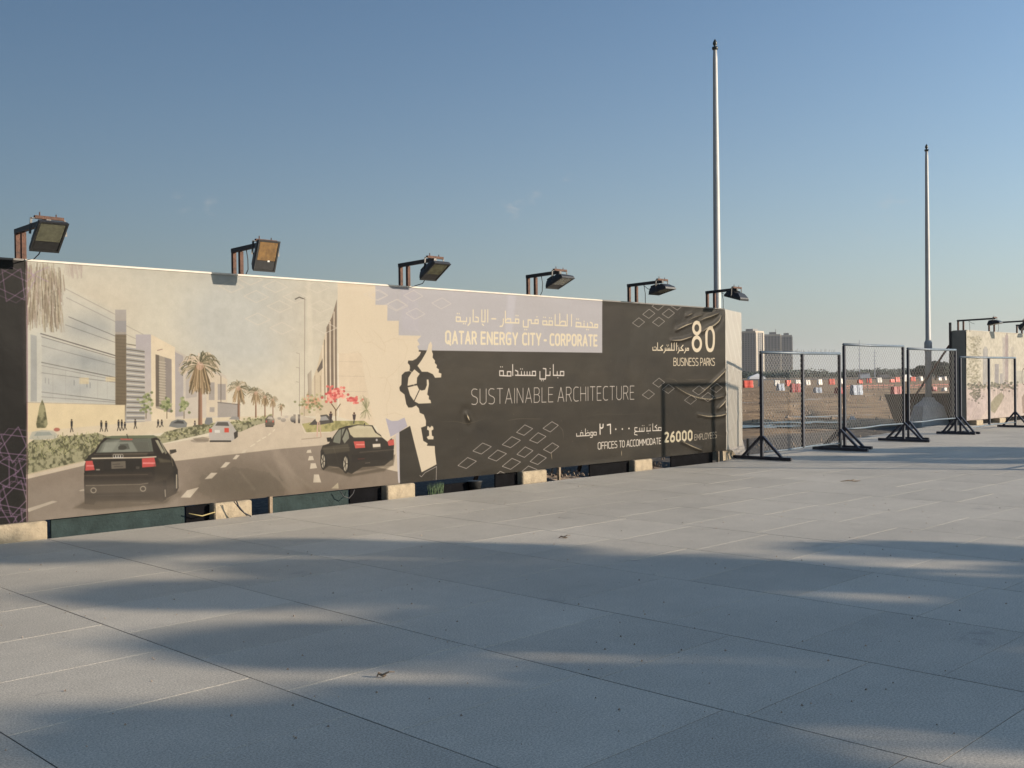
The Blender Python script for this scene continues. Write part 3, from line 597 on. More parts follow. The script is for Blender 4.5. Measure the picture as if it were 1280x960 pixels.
    a.poly([(520, 428), (560, 419), (768, 416), (790, 425), (760, 432), (560, 434)], (112, 118, 92)); a.poly([(478, 508), (505, 460), (535, 436), (755, 432), (768, 500), (700, 508)], (110, 112, 98)); a.poly([(512, 500), (530, 452), (740, 446), (752, 498)], (140, 142, 126), .8)
    a.poly([(590, 490), (600, 460), (640, 458), (650, 486)], (92, 92, 82), .7); a.poly([(775, 440), (790, 440), (822, 500), (812, 508)], (174, 168, 140), .9); a.poly([(797, 442), (806, 446), (836, 505), (828, 512)], (150, 146, 122), .8)
    a.poly([(424, 540), (470, 505), (770, 498), (812, 530), (815, 545), (424, 545)], (52, 46, 38)); a.line([(460, 532), (700, 528), (780, 524)], 7, (206, 192, 164), .95); a.line([(470, 512), (770, 505)], 3, (120, 112, 96), .7)
    a.poly([(428, 545), (462, 543), (474, 590), (426, 594)], (198, 88, 80)); a.poly([(710, 532), (772, 527), (782, 572), (712, 578)], (198, 88, 80)); a.rects([(432, 566, 470, 572), (714, 552, 776, 560)], (238, 150, 140), .8)
    for x in (573, 585, 597, 609): a.ring(x, 520, 7, 8.5, 3, (222, 216, 200))
    a.poly([(556, 548), (628, 545), (630, 582), (558, 585)], (214, 200, 172)); a.line([(565, 562), (600, 560)], 3, (110, 100, 90), .8); a.line([(572, 574), (615, 572)], 3, (110, 100, 90), .8)
    a.poly([(420, 606), (735, 604), (760, 612), (760, 640), (424, 642)], (44, 38, 32)); a.line([(424, 618), (740, 612)], 4, (112, 102, 88), .7); a.line([(430, 668), (700, 662), (740, 656)], 5, (146, 134, 112), .7); a.line([(440, 720), (720, 714)], 4, (120, 108, 90), .5)
    for x in (468, 716): a.ell(x, 692 if x < 600 else 684, 17, 15, (30, 26, 22)); a.ring(x, 692 if x < 600 else 684, 13, 12, 5, (196, 184, 158))
    a.poly([(815, 640), (832, 640), (836, 700), (830, 740), (816, 738)], (34, 30, 26)); a.line([(826, 690), (828, 722)], 6, (176, 164, 140), .8); a.poly([(868, 600), (884, 590), (892, 640), (886, 695), (870, 700)], (36, 32, 28)); a.line([(884, 615), (884, 680)], 7, (190, 178, 152), .9)
    a.poly([(848, 490), (880, 486), (884, 500), (850, 512)], (74, 68, 58)); a.line([(852, 500), (866, 570)], 4, (140, 128, 104), .7); a.line([(640, 432), (634, 412)], 4, (60, 54, 46)); a.poly([(600, 432), (665, 434), (660, 441), (604, 440)], (190, 96, 80), .8); a.rects([(480, 585, 500, 592), (680, 572, 698, 585)], (190, 180, 160), .7)
    for x in (468, 716): a.ell(x, 692 if x < 600 else 684, 17, 15, (24, 20, 17)); a.ring(x, 692 if x < 600 else 684, 13, 12, 5, (206, 194, 168))
    # dark saloon on the right
    a = A.view(240, 440, 4.365)
    a.poly([(760, 640), (900, 650), (1100, 620), (1110, 560), (900, 600)], (98, 88, 72), .7, soft=.02)
    a.poly([(700, 540), (712, 510), (745, 500), (770, 460), (800, 418), (840, 404), (900, 395), (985, 400), (1010, 440), (1050, 465), (1090, 470), (1104, 500), (1100, 580), (1050, 620), (930, 628), (870, 665), (830, 650), (800, 628), (745, 622), (715, 645), (700, 610)], (56, 50, 41))
    a.poly([(850, 415), (905, 400), (980, 405), (1000, 440), (1040, 465), (880, 466), (862, 450)], (196, 184, 148)); a.poly([(905, 372), (990, 368), (1000, 395), (905, 396)], (196, 186, 150), .0)
    a.poly([(768, 492), (775, 460), (800, 425), (835, 415), (812, 470), (805, 500)], (128, 128, 110)); a.poly([(818, 475), (842, 420), (852, 440), (856, 470), (830, 500)], (140, 138, 118)); a.line([(814, 420), (808, 545)], 4, (50, 44, 38))
    a.poly([(733, 468), (758, 465), (764, 488), (738, 490)], (40, 36, 30)); a.line([(770, 520), (795, 600)], 3, (120, 112, 94), .5); a.line([(700, 530), (860, 520)], 3, (130, 122, 104), .5)
    a.poly([(880, 488), (940, 486), (944, 522), (890, 526)], (200, 92, 80)); a.poly([(1066, 482), (1102, 476), (1104, 508), (1074, 512)], (200, 92, 80)); a.rects([(895, 502, 940, 508)], (238, 160, 140), .8)
    a.line([(915, 548), (1104, 532)], 7, (206, 194, 166), .95); a.poly([(985, 502), (1028, 500), (1030, 528), (988, 530)], (216, 202, 176)); a.line([(880, 468), (1060, 466), (1090, 470)], 4, (120, 112, 96), .8); a.ell(1008, 480, 6, 7, (176, 170, 160)); a.line([(905, 584), (940, 582)], 5, (190, 80, 66), .9); a.line([(905, 600), (1060, 588)], 4, (110, 100, 84), .6)
    a.ell(940, 397, 4, 9, (52, 46, 40)); a.ell(955, 606, 14, 7, (40, 34, 30)); a.line([(945, 606), (970, 604)], 4, (150, 140, 120), .8)
    for cx, cy, rx, ry in ((716, 594, 17, 50), (838, 608, 20, 56)): a.ell(cx, cy, rx, ry, (34, 30, 26)); a.ell(cx-2, cy+2, rx*.62, ry*.74, (184, 174, 150)); [a.line([(cx-2, cy+2), (cx-2+rx*.6*math.cos(t), cy+2+ry*.72*math.sin(t))], 5, (70, 62, 52), .9) for t in np.linspace(0, 6.28, 6)[:-1]]
    a.poly([(760, 745), (795, 712), (800, 745)], (196, 182, 150), .8)
    a = A.view(0, 440, 4)     # reflections on the black saloon
    a.poly([(500, 500), (520, 452), (600, 440), (560, 500)], (176, 176, 156), .35, soft=.02); a.poly([(660, 448), (740, 446), (752, 496), (690, 500)], (70, 68, 58), .45, soft=.02); a.ell(612, 478, 22, 12, (60, 58, 50), .6)
    a.poly([(520, 540), (705, 535), (705, 590), (520, 596)], (30, 26, 22), .55, soft=.01); a.poly([(560, 508), (740, 504), (735, 516), (560, 520)], (128, 118, 96), .5, soft=.02)
    a.poly([(425, 606), (760, 600), (765, 622), (428, 628)], (92, 80, 64), .30, soft=.015); a.poly([(428, 668), (735, 660), (735, 700), (430, 706)], (84, 74, 58), .35, soft=.015); a.poly([(430, 708), (780, 700), (800, 748), (440, 752)], (30, 26, 21), .6, soft=.02)
    a.poly([(770, 560), (812, 545), (860, 560), (868, 600), (830, 640), (775, 650)], (84, 76, 60), .35, soft=.03); a.poly([(790, 530), (850, 540), (862, 552), (800, 552)], (132, 124, 98), .5, soft=.02); a.poly([(775, 650), (815, 645), (812, 740), (778, 735)], (40, 34, 28), .7, soft=.01)
    a.poly([(380, 772), (440, 735), (850, 735), (905, 700), (900, 716), (820, 770), (480, 792)], (74, 64, 50), .55, soft=.05)
    a = A.view(240, 440, 4.365)
    a.poly([(880, 528), (1100, 512), (1102, 545), (880, 556)], (52, 46, 38), .8, soft=.01); a.poly([(870, 560), (1100, 545), (1098, 590), (870, 604)], (40, 34, 28), .6, soft=.015); a.poly([(712, 520), (850, 500), (860, 540), (720, 560)], (116, 108, 86), .45, soft=.02)
    a.poly([(720, 560), (850, 548), (810, 610), (750, 612)], (48, 42, 34), .6, soft=.02); a.poly([(860, 400), (960, 396), (985, 412), (900, 420)], (214, 204, 170), .4, soft=.02); a.poly([(700, 640), (745, 620), (880, 665), (1000, 640), (1090, 618), (1050, 650), (860, 680)], (84, 74, 58), .55, soft=.03)
    a = A.view()
    a.poly([(33, 612), (110, 600), (225, 600), (230, 640), (33, 668)], (160, 148, 130), .45, soft=.15); a.ell(300, 612, 50, 14, (104, 94, 78), .5, soft=.3); a.ell(365, 606, 26, 12, (126, 114, 96), .4, soft=.25)
    for q in ([(330, 580), (360, 612)], [(345, 575), (392, 612)], [(300, 590), (318, 612)]): a.line(q, 2.2, (166, 152, 130), .25, soft=.04)
    a.poly([(52, 420), (90, 432), (90, 500), (52, 500)], (206, 202, 184), .25, soft=.1); a.poly([(100, 440), (144, 452), (144, 470), (100, 462)], (136, 140, 136), .25, soft=.06)
    for x in (66, 82, 100, 122, 134): a.line([(x, 462), (x, 500)], .6, (150, 146, 134), .35)
    a.poly([(344, 516), (372, 516), (378, 524), (336, 526)], (222, 210, 184), .5, soft=.05)
    # big-leaved plants bottom right
    for i in range(190):
        cx, cy = random.choice(((910, 735), (1075, 690), (1000, 730), (1100, 660), (1120, 700), (1040, 740))); an = random.uniform(-3.0, -.1); l = random.uniform(40, 105)
        q = [(cx, cy), (cx+l*.6*math.cos(an), cy+l*.75*math.sin(an)), (cx+l*math.cos(an), cy+l*.75*math.sin(an)+random.uniform(5, 26))]
        a.line(q, random.uniform(5, 10), random.choice(((176, 178, 128), (132, 136, 92), (206, 202, 160), (92, 94, 64), (154, 160, 112))), .85)
street()
_s = (A.X > 4.1) & (A.X < 9.01); _n = 1.02+.08*(fbm(A.X*.8, A.Z*1.6, 3, 71)-.47)+.07*(fbm(A.X*14, A.Z*14, 4, 77)-.47)
A.im *= np.where(_s, _n, 1)[..., None].astype(np.float32)
# --- everything right of the street picture: dark sheet with light heading band
a = A.view()
a.poly([(499.5, 439.5), (930, 448), (930, 620), (499.5, 615)], (66, 60, 49), c2=(58, 53, 44), ns=1.6, seed=4)
LAV = (192, 187, 181)
a.poly([(469, 340), (753, 360), (753, 441), (525, 438), (523, 430), (527, 419.5), (498.5, 419), (498.5, 401), (484, 401), (484, 381.5), (469, 381)], LAV)
a.poly([(636, 355), (646, 356), (640, 425), (630, 425)], (206, 202, 200), .6, soft=.06); a.poly([(500, 345), (520, 345), (524, 415), (503, 412)], (194, 188, 186), .6, soft=.05)
a.poly([(753.3, 340), (930, 340), (930, 450), (753.3, 442)], (66, 61, 50), c2=(60, 54, 45), ns=1.6, seed=6)
# map silhouette in cream
a = A.view(480, 400, 4.57)
K = lambda L, c=CREAM: a.poly(L, c)
K([(-265, -190), (-50, -190), (-50, -86), (18, -86), (18, 5), (84, 5), (84, 88), (213, 92), (190, 115), (205, 140), (190, 150), (200, 172), (215, 178), (205, 200), (185, 222), (165, 232), (140, 232), (137, 245), (148, 258), (150, 275), (145, 292), (120, 297), (102, 315), (100, 370), (88, 385), (92, 405), (118, 425), (128, 480), (140, 500), (160, 500), (185, 488), (200, 505), (205, 530), (228, 540), (240, 575), (240, 605), (212, 615), (225, 690), (250, 705), (245, 718), (290, 720), (292, 760), (300, 825), (215, 870), (150, 605), (88, 640), (20, 695), (-10, 670), (-55, 590), (-115, 300), (-130, 190), (-265, 190)])
a = A.view(480, 400, 4.57)
a.poly([(10, 560), (45, 577), (80, 575), (118, 557), (135, 607), (88, 640), (38, 668)], (184, 178, 180)); a.poly([(88, 640), (92, 930), (82, 930), (68, 655)], (206, 198, 190))
a.poly([(213, 92), (190, 115), (205, 140), (190, 150), (200, 172), (330, 174), (330, 60), (213, 60)], LAV)
for cl in ([(0, 130), (60, 105), (110, 115), (135, 160), (120, 230), (60, 300), (20, 330), (0, 420)], [(-60, 60), (-20, 100), (10, 150), (0, 200)], [(20, 560), (15, 480), (30, 450), (40, 380), (10, 330), (-30, 330)], [(0, 545), (60, 530), (110, 545)], [(-160, 60), (-110, 130), (-70, 125), (-30, 155), (10, 180)], [(-190, 190), (-150, 180), (-100, 240), (-75, 330)]): a.line(cl, 2.2, (206, 184, 150), .6)
DK = (62, 55, 45)
a.poly([(200, 172), (245, 174), (240, 184), (222, 182), (225, 200), (205, 255), (192, 262), (178, 262), (155, 292), (148, 258), (137, 245), (140, 232), (165, 232), (185, 222), (205, 200), (212, 182), (198, 180)], DK)
K([(268, 122), (276, 145), (272, 172), (280, 195), (278, 215), (292, 232), (290, 245), (303, 258), (300, 272), (314, 282), (312, 300), (328, 306), (326, 328), (292, 330), (280, 310), (250, 296), (217, 296), (200, 272), (192, 262), (215, 230), (235, 195), (248, 172), (255, 140)])
K([(178, 278), (155, 305), (140, 330), (135, 380), (150, 430), (175, 465), (200, 478), (270, 475), (266, 458), (257, 452), (258, 435), (248, 425), (252, 400), (258, 365), (255, 340), (245, 340), (246, 372), (236, 398), (216, 403), (200, 395), (188, 368), (190, 330), (207, 305)])
a.line([(130, 382), (168, 373)], 9, DK); a.line([(176, 371), (192, 368)], 9, DK); a.line([(172, 466), (203, 400)], 6, DK); a.line([(160, 262), (205, 300)], 12, DK); a.line([(146, 290), (162, 300)], 3, CREAM)
K([(248, 606), (256, 608), (262, 616), (272, 604), (281, 610), (283, 625), (272, 632), (274, 660), (284, 666), (282, 682), (252, 682), (244, 668), (258, 660), (257, 632), (246, 626)])
a.line([(300, 836), (298, 914)], 3, (206, 196, 180)); a.line([(204, 888), (214, 896), (234, 872), (298, 838)], 3, (206, 196, 180))
# rhombi
def rhombi(cs, off, w, c, al=1):
    for cx, cy in cs: a.line([(cx+dx, cy+dy) for dx, dy in off], w, c, al, True)
a = A.view(460, 440, 4.8); wc = (206, 196, 182)
rhombi(((595, 665), (685, 578), (775, 620), (860, 540), (860, 670), (790, 748), (960, 716)), ((-55, 16), (3, -32), (55, -10), (-5, 34)), 3, wc)
rhombi(((940, 468), (942, 600), (1020, 515), (1022, 643)), ((-49, 14), (2, -31), (49, -8), (-3, 32)), 3, wc); rhombi(((1097, 448), (1100, 575)), ((-46, 10), (8, -30), (46, -8), (-2, 32)), 3, wc)
a = A.view(700, 320, 4.923); rhombi(((548, 356), (668, 354), (485, 409), (608, 405), (605, 306), (722, 305), (607, 780), (543, 852), (667, 818), (855, 827), (963, 812), (910, 868), (805, 885)), ((-38, 3), (2, -29), (37, -3), (0, 28)), 2.6, wc)
a = A.view(240, 280, 4.8); rhombi(((237, 375), (385, 435), (500, 375), (395, 570), (525, 495), (540, 625), (620, 438), (750, 378), (770, 495), (795, 620), (350, 330)), ((-74, -2), (0, -36), (74, 4), (0, 36)), 4.5, (226, 214, 188), .7)
rhombi(((1100, 425), (1225, 488)), ((-70, -2), (0, -34), (70, 4), (0, 34)), 4, (226, 214, 190), .6)
a = A.view(460, 300, 4.8); rhombi(((270, 335), (172, 387), (440, 380), (284, 442), (60, 330)), ((-57, -2), (4, -33), (58, 2), (-2, 33)), 3.4, (224, 212, 194), .8)
a.line([(240, 340), (235, 400), (270, 470), (285, 530), (320, 570)], 2, (222, 212, 196), .5)
# lettering
TC = (240, 224, 186)
a = A.view(540, 370, 5.565)
for w_, x0, x1 in (('QATAR', 96, 308), ('ENERGY', 344, 594), ('CITY', 632, 755), ('-', 782, 794), ('CORPORATE', 824, 1148)):
    fb = lambda x: 328+(x-90)*.0160; ft = lambda x: 246+(x-90)*.0275
    write(a, w_, x0, x1, fb(x0), fb(x1), ft(x0), ft(x1), 15.5, TC, .26)
strokes(a, [
 [(1154, 219), (1154, 198), (1134, 198), (1134, 219), (1154, 219)], [(1150, 219), (1092, 217)], [(1118, 217), (1116, 190), (1102, 183)],
 [(1096, 217), (1000, 212)], [(1083, 217), (1083, 190)], [(1076, 233)], [(1088, 234)], [(1058, 215), (1058, 190)], [(1058, 176)], [(1036, 214), (1036, 188), (1003, 184), (1003, 212), (1034, 213)], [(1006, 160)], [(1018, 161)],
 [(970, 130), (970, 208)], [(940, 130), (940, 207), (856, 203)], [(928, 205), (928, 178), (902, 176), (888, 192)], [(888, 124), (888, 204)], [(856, 130), (856, 203)], [(839, 202), (772, 199)], [(838, 201), (838, 175), (814, 173), (814, 200)], [(816, 152)], [(829, 153)], [(798, 199), (798, 174), (770, 174), (770, 198)], [(776, 148)], [(788, 149)],
 [(738, 191), (738, 166), (716, 166), (716, 190)], [(729, 144)], [(738, 191), (690, 190), (690, 167), (668, 167)], [(668, 167), (668, 216), (635, 214), (635, 172)], [(645, 233)], [(658, 234)],
 [(604, 187), (604, 162), (581, 160), (581, 186)], [(585, 136)], [(598, 137)], [(604, 188), (512, 184)], [(510, 106), (510, 184)], [(548, 185), (548, 160), (524, 158), (510, 174)], [(496, 160), (496, 192), (488, 210), (473, 211)],
 [(415, 158), (443, 159)], [(387, 97), (387, 180)], [(368, 98), (368, 179), (346, 178), (346, 98)], [(350, 196), (358, 204)], [(322, 178), (322, 152), (304, 146)], [(322, 179), (296, 178)], [(286, 97), (286, 178)],
 [(264, 150), (264, 188), (250, 204)], [(240, 152), (240, 178), (170, 176)], [(218, 192)], [(231, 193)], [(196, 176), (196, 148), (168, 146), (168, 175)], [(175, 122)], [(188, 123)]], 10, TC)
a = A.view(570, 440, 5.333); T2 = (228, 216, 198)
for w_, x0, x1 in (('SUSTAINABLE', 104, 648), ('ARCHITECTURE', 680, 1187)):
    fb = lambda x: 350-(x-100)*.0325; ft = lambda x: 247-(x-100)*.019
    write(a, w_, x0, x1, fb(x0), fb(x1), ft(x0), ft(x1), 4.6, T2, .20)
strokes(a, [[(720, 157), (720, 130), (697, 130), (697, 157)], [(720, 157), (650, 155)], [(676, 156), (676, 131)], [(680, 172)], [(650, 84), (650, 156)], [(628, 110)], [(628, 130), (628, 156), (600, 156), (600, 112), (582, 110)], [(600, 130), (598, 180), (560, 180), (560, 130)], [(570, 191)], [(583, 191)],
 [(531, 157), (531, 129), (509, 129), (509, 157)], [(531, 157), (396, 155)], [(492, 156), (492, 132)], [(474, 156), (474, 132)], [(456, 156), (456, 132)], [(436, 156), (436, 130)], [(430, 113)], [(442, 113)], [(412, 155), (412, 130), (396, 122)], [(378, 84), (378, 156)], [(366, 160), (366, 131), (342, 131), (342, 160)], [(366, 160), (292, 157)], [(316, 157), (316, 126), (291, 126), (291, 157)], [(297, 99)], [(309, 99)]], 8, T2)
a = A.view(700, 510, 5.818); T3 = (240, 228, 206)
fb = lambda x: 301-(x-272)*.0905; ft = lambda x: 252-(x-272)*.075
for w_, x0, x1 in (('OFFICES', 278, 416), ('TO', 434, 470), ('ACCOMMODATE', 486, 734)): write(a, w_, x0, x1, fb(x0), fb(x1), ft(x0), ft(x1), 6, T3, .15)
write(a, '26000', 764, 960, 246, 232, 182, 166, 17, (238, 222, 182), .32)
write(a, 'EMPLOYEES', 980, 1138, 234, 216, 194, 174, 5, (206, 192, 166), .15)
strokes(a, [[(736, 163), (736, 142), (716, 142), (716, 163)], [(736, 163), (674, 165)], [(659, 166), (628, 168)], [(706, 164), (704, 146), (690, 138), (704, 124)], [(674, 114), (674, 165)], [(655, 166), (655, 144)], [(648, 124)], [(659, 123)], [(632, 168), (632, 142)], [(640, 184)],
 [(612, 142), (612, 169), (560, 171)], [(596, 170), (596, 146)], [(580, 170), (580, 146)], [(598, 128)], [(610, 128)], [(562, 143), (545, 143), (545, 165), (560, 170), (543, 176), (543, 192), (562, 197)],
 [(266, 197), (266, 176), (247, 176), (247, 197), (266, 197)], [(240, 198), (240, 176), (225, 176), (225, 197), (240, 200), (236, 212), (222, 214)], [(215, 199), (215, 180), (200, 180), (186, 192)], [(186, 152), (186, 199)], [(202, 166)], [(215, 200), (122, 205), (122, 186)], [(168, 200), (168, 180), (150, 180), (150, 198)], [(158, 166)]], 6.5, T3)
for x, y in ((407, 154), (455, 153), (503, 149)): a.poly([(x-6, y), (x, y-8), (x+6, y), (x, y+8)], T3)
strokes(a, [[(345, 124), (368, 119), (369, 186)], [(292, 118), (293, 190)], [(292, 140), (304, 148), (314, 140), (315, 119)]], 11, T3)
a = A.view(790, 380, 9.143); T4 = (240, 222, 186)
for L in ([(742+40*math.cos(t), 275+64*math.sin(t)) for t in np.linspace(0, 6.28, 28)[:-1]], [(742+46*math.cos(t), 455+76*math.sin(t)) for t in np.linspace(0, 6.28, 28)[:-1]]): a.line(L, 42, T4, 1, True)
a.line([(892+43*np.sign(math.cos(t))*abs(math.cos(t))**.8, 402+128*np.sign(math.sin(t))*abs(math.sin(t))**.8) for t in np.linspace(0, 6.28, 36)[:-1]], 42, T4, 1, True)
strokes(a, [[(648, 528), (648, 506), (628, 506), (628, 528), (648, 528)], [(612, 505), (612, 538), (598, 560)], [(628, 528), (612, 528)], [(590, 530), (548, 530)], [(588, 528), (560, 502), (586, 470)], [(536, 500), (538, 536), (524, 560)], [(548, 530), (538, 530)], [(524, 480)], [(510, 445), (510, 530)], [(484, 445), (484, 528), (378, 528)], [(454, 448), (454, 528)],
 [(434, 528), (434, 505)], [(417, 528), (417, 507)], [(400, 528), (400, 505)], [(409, 484)], [(400, 470)], [(419, 470)], [(380, 503), (380, 536), (364, 558)], [(352, 528), (310, 528)], [(350, 526), (324, 500), (352, 472)], [(292, 444), (292, 528)], [(278, 500), (278, 528), (236, 528), (236, 496)], [(310, 528), (292, 528)], [(254, 492)], [(268, 492)]], 13, T4)
write(a, 'BUSINESS', 478, 758, 703, 703, 618, 620, 10, T4, .16); write(a, 'PARKS', 784, 946, 703, 702, 620, 620, 10, T4, .13)
# creases in cream: sun glint on the folds painted in, with pale cracked vinyl
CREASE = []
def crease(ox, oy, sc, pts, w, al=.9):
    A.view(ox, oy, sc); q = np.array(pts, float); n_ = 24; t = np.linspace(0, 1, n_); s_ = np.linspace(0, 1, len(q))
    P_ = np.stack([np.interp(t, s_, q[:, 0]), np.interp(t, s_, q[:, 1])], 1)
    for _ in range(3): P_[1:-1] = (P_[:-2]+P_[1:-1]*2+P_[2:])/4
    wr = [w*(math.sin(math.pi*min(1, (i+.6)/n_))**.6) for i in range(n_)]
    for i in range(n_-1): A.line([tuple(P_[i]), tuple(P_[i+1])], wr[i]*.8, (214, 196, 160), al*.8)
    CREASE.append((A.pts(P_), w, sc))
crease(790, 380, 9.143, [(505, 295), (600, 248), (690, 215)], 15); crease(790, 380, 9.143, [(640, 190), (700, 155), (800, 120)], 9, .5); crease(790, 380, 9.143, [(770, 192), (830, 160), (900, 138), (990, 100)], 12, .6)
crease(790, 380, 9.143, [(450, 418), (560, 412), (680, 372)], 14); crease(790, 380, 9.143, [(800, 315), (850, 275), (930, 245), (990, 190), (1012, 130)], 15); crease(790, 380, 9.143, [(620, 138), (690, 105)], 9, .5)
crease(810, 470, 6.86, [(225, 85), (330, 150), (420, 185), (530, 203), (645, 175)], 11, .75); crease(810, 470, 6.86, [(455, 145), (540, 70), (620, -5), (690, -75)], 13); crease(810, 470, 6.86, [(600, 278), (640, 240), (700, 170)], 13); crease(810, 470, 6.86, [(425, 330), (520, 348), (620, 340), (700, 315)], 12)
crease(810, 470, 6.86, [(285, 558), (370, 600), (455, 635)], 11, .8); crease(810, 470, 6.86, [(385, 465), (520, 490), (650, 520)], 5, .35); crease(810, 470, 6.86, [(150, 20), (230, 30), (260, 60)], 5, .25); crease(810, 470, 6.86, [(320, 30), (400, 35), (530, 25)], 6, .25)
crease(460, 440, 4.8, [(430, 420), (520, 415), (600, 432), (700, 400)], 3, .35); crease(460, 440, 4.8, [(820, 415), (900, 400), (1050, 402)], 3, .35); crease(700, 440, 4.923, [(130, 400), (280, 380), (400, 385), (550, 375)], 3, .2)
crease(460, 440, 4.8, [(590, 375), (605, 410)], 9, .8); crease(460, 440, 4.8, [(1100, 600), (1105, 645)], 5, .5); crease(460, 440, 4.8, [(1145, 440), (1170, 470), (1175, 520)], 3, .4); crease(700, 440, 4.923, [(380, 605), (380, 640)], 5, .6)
A.view()
# smoky cloudiness of the charcoal print
_x = A.X > 8.97
_m = (1+.34*(fbm(A.X*.9+3, A.Z*2.4, 5, 51)-.47)+.16*(fbm(A.X*3, A.Z*14, 4, 57)-.47))
_d = np.clip((.55-A.im.mean(-1))/.2, .12, 1); A.im *= (.93*np.where(_x, 1+(_m-1)*_d, 1))[..., None].astype(np.float32)/np.where(_d < .5, .95, 1)[..., None].astype(np.float32)
# faint scuffs and dirt over the whole print
for i in range(60): x = random.uniform(505, 900); y = random.uniform(450, 570); A.line([(x, y), (x+random.uniform(-.6, .6), y+random.uniform(.4, 2))], .7, (150, 138, 118), random.uniform(.15, .5))
A.line([(33.4, 320), (34.2, 660)], 1.0, (110, 70, 88), .8)
# purple lines running over onto the street picture
for q in ([(33, 352), (46, 340), (60, 334)], [(34, 340), (60, 352)], [(34, 366), (44, 350), (36, 334)]): A.line(q, 1, (170, 140, 165), .55)
# thin grain of the print
A.im *= (1+.05*(rng.random(A.im.shape[:2])-.5)[..., None]).astype(np.float32)
GAIN = (0.405, 0.42, 0.48)
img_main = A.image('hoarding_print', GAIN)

def print_mat(name, img):
    m = bpy.data.materials.new(name); m.use_nodes = True; n = m.node_tree; b = n.nodes['Principled BSDF']
    t = n.nodes.new('ShaderNodeTexImage'); t.image = img; t.interpolation = 'Cubic'; n.links.new(t.outputs[0], b.inputs['Base Color'])
    b.inputs['Roughness'].default_value = .55; b.inputs['Specular IOR Level'].default_value = .12
    g_ = n.nodes.new('ShaderNodeNewGeometry'); z = n.nodes.new('ShaderNodeTexNoise'); z.inputs['Scale'].default_value = 2.2; z.inputs['Detail'].default_value = 5; n.links.new(g_.outputs['Position'], z.inputs['Vector'])
    bp = n.nodes.new('ShaderNodeBump'); bp.inputs['Strength'].default_value = .35; bp.inputs['Distance'].default_value = .03; n.links.new(z.outputs[0], bp.inputs['Height']); n.links.new(bp.outputs[0], b.inputs['Normal'])
    return m
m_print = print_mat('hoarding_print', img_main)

# ------------------------------------------------------------------ the long hoarding
hoard = empty('hoarding', (4, 11.2, 0), 'long hoarding in printed vinyl, street picture on the left, charcoal lettering sheet on the right', 'hoarding')
HZ0, HZ1 = .18, 2.84
def relief(X, Z):
    d = (fbm(X*.9, Z*.7, 3, 31)-.45)*.03 + (fbm(X*4, Z*1.2, 2, 33)-.4)*.006
    edge = np.clip((Z-HZ0)/.08, 0, 1)*np.clip((HZ1-Z)/.08, 0, 1); d = d*edge
    for q, w, sc in CREASE:
        if w < 8: continue
        sel = (X > q[:, 0].min()-.3) & (X < q[:, 0].max()+.3) & (Z > q[:, 1].min()-.3) & (Z < q[:, 1].max()+.3)
        if not sel.any(): continue
        dd = A.segd(X[sel], Z[sel], q, False); d[sel] += .022*np.exp(-(dd/.028)**2)-.008*np.exp(-((dd-.07)/.05)**2)
    return d
def banner(name, x0, x1, label, wrap=False, step=.03):
    nx = max(2, int((x1-x0)/step)); nz_ = int((HZ1-HZ0)/step); X, Z = np.meshgrid(np.linspace(x0, x1, nx+1), np.linspace(HZ0, HZ1, nz_+1))
    Yd = BY-np.maximum(relief(X, Z), -.004); V = np.stack([X-4, Yd-11.2, Z], -1).reshape(-1, 3)
    idx = np.arange((nx+1)*(nz_+1)).reshape(nz_+1, nx+1); F = np.stack([idx[:-1, :-1], idx[:-1, 1:], idx[1:, 1:], idx[1:, :-1]], -1).reshape(-1, 4)
    me = bpy.data.meshes.new(name); me.from_pydata(V.tolist(), [], F.tolist()); me.materials.append(m_print); me.polygons.foreach_set('use_smooth', [True]*len(me.polygons))
    uv = me.uv_layers.new(name='UVMap'); XX = X.ravel()[F].astype(float); ZZ = Z.ravel()[F]
    if wrap: XX = XX + 2.5*np.ceil(np.maximum(0, (BX0+.016-XX.mean(1, keepdims=True))/2.5)-1e-9)
    uvs = np.stack([(XX-A.x0)/(A.x1-A.x0), (ZZ-A.z0)/(A.z1-A.z0)], -1).reshape(-1, 2); uv.data.foreach_set('uv', uvs.ravel()); return mkobj(name, me, hoard, label=label)
banner('banner_sheet', -5.884, 4.113, 'near-black vinyl sheet with purple star pattern', True)
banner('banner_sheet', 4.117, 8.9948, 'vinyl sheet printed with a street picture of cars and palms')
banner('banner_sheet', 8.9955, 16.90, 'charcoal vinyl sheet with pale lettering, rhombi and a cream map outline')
def part(name, m, f, parent=hoard, label=None, off=(4, 11.2, 0), smooth=False):
    b_ = MB(); f(b_); b_.v = [(v[0]-off[0], v[1]-off[1], v[2]-off[2]) for v in b_.v]; return b_.build(name, m, parent, smooth, label=label)
part('back_panel', M['timber'], lambda b_: b_.box(-5.88, 16.86, 11.075, 11.095, .2, 2.80))
part('top_edge', M['dark_edge'], lambda b_: b_.box(-5.88, 4.11, 11.04, 11.34, 2.842, 2.862), label='dark folded edge over the patterned sheet')
part('top_edge', M['cream_edge'], lambda b_: b_.box(4.12, 13.29, 11.04, 11.34, 2.842, 2.862), label='cream folded edge over the street picture')
part('top_edge', M['dark_edge'], lambda b_: b_.box(13.30, 16.88, 11.04, 11.34, 2.842, 2.862), label='dark folded edge over the charcoal sheet')
for k in range(9):
    x = -5.8+2.53*k if k < 4 else (4.05, 6.5, 9.05, 11.64, 14.2)[k-4]
    part('rear_post', M['rust'], lambda b_: b_.sqtube((x, 11.3, 0), (x, 11.3, 2.8), .06)); part('rear_brace', M['rust'], lambda b_: b_.sqtube((x, 11.32, 2.3), (x, 12.4, -.1), .05))
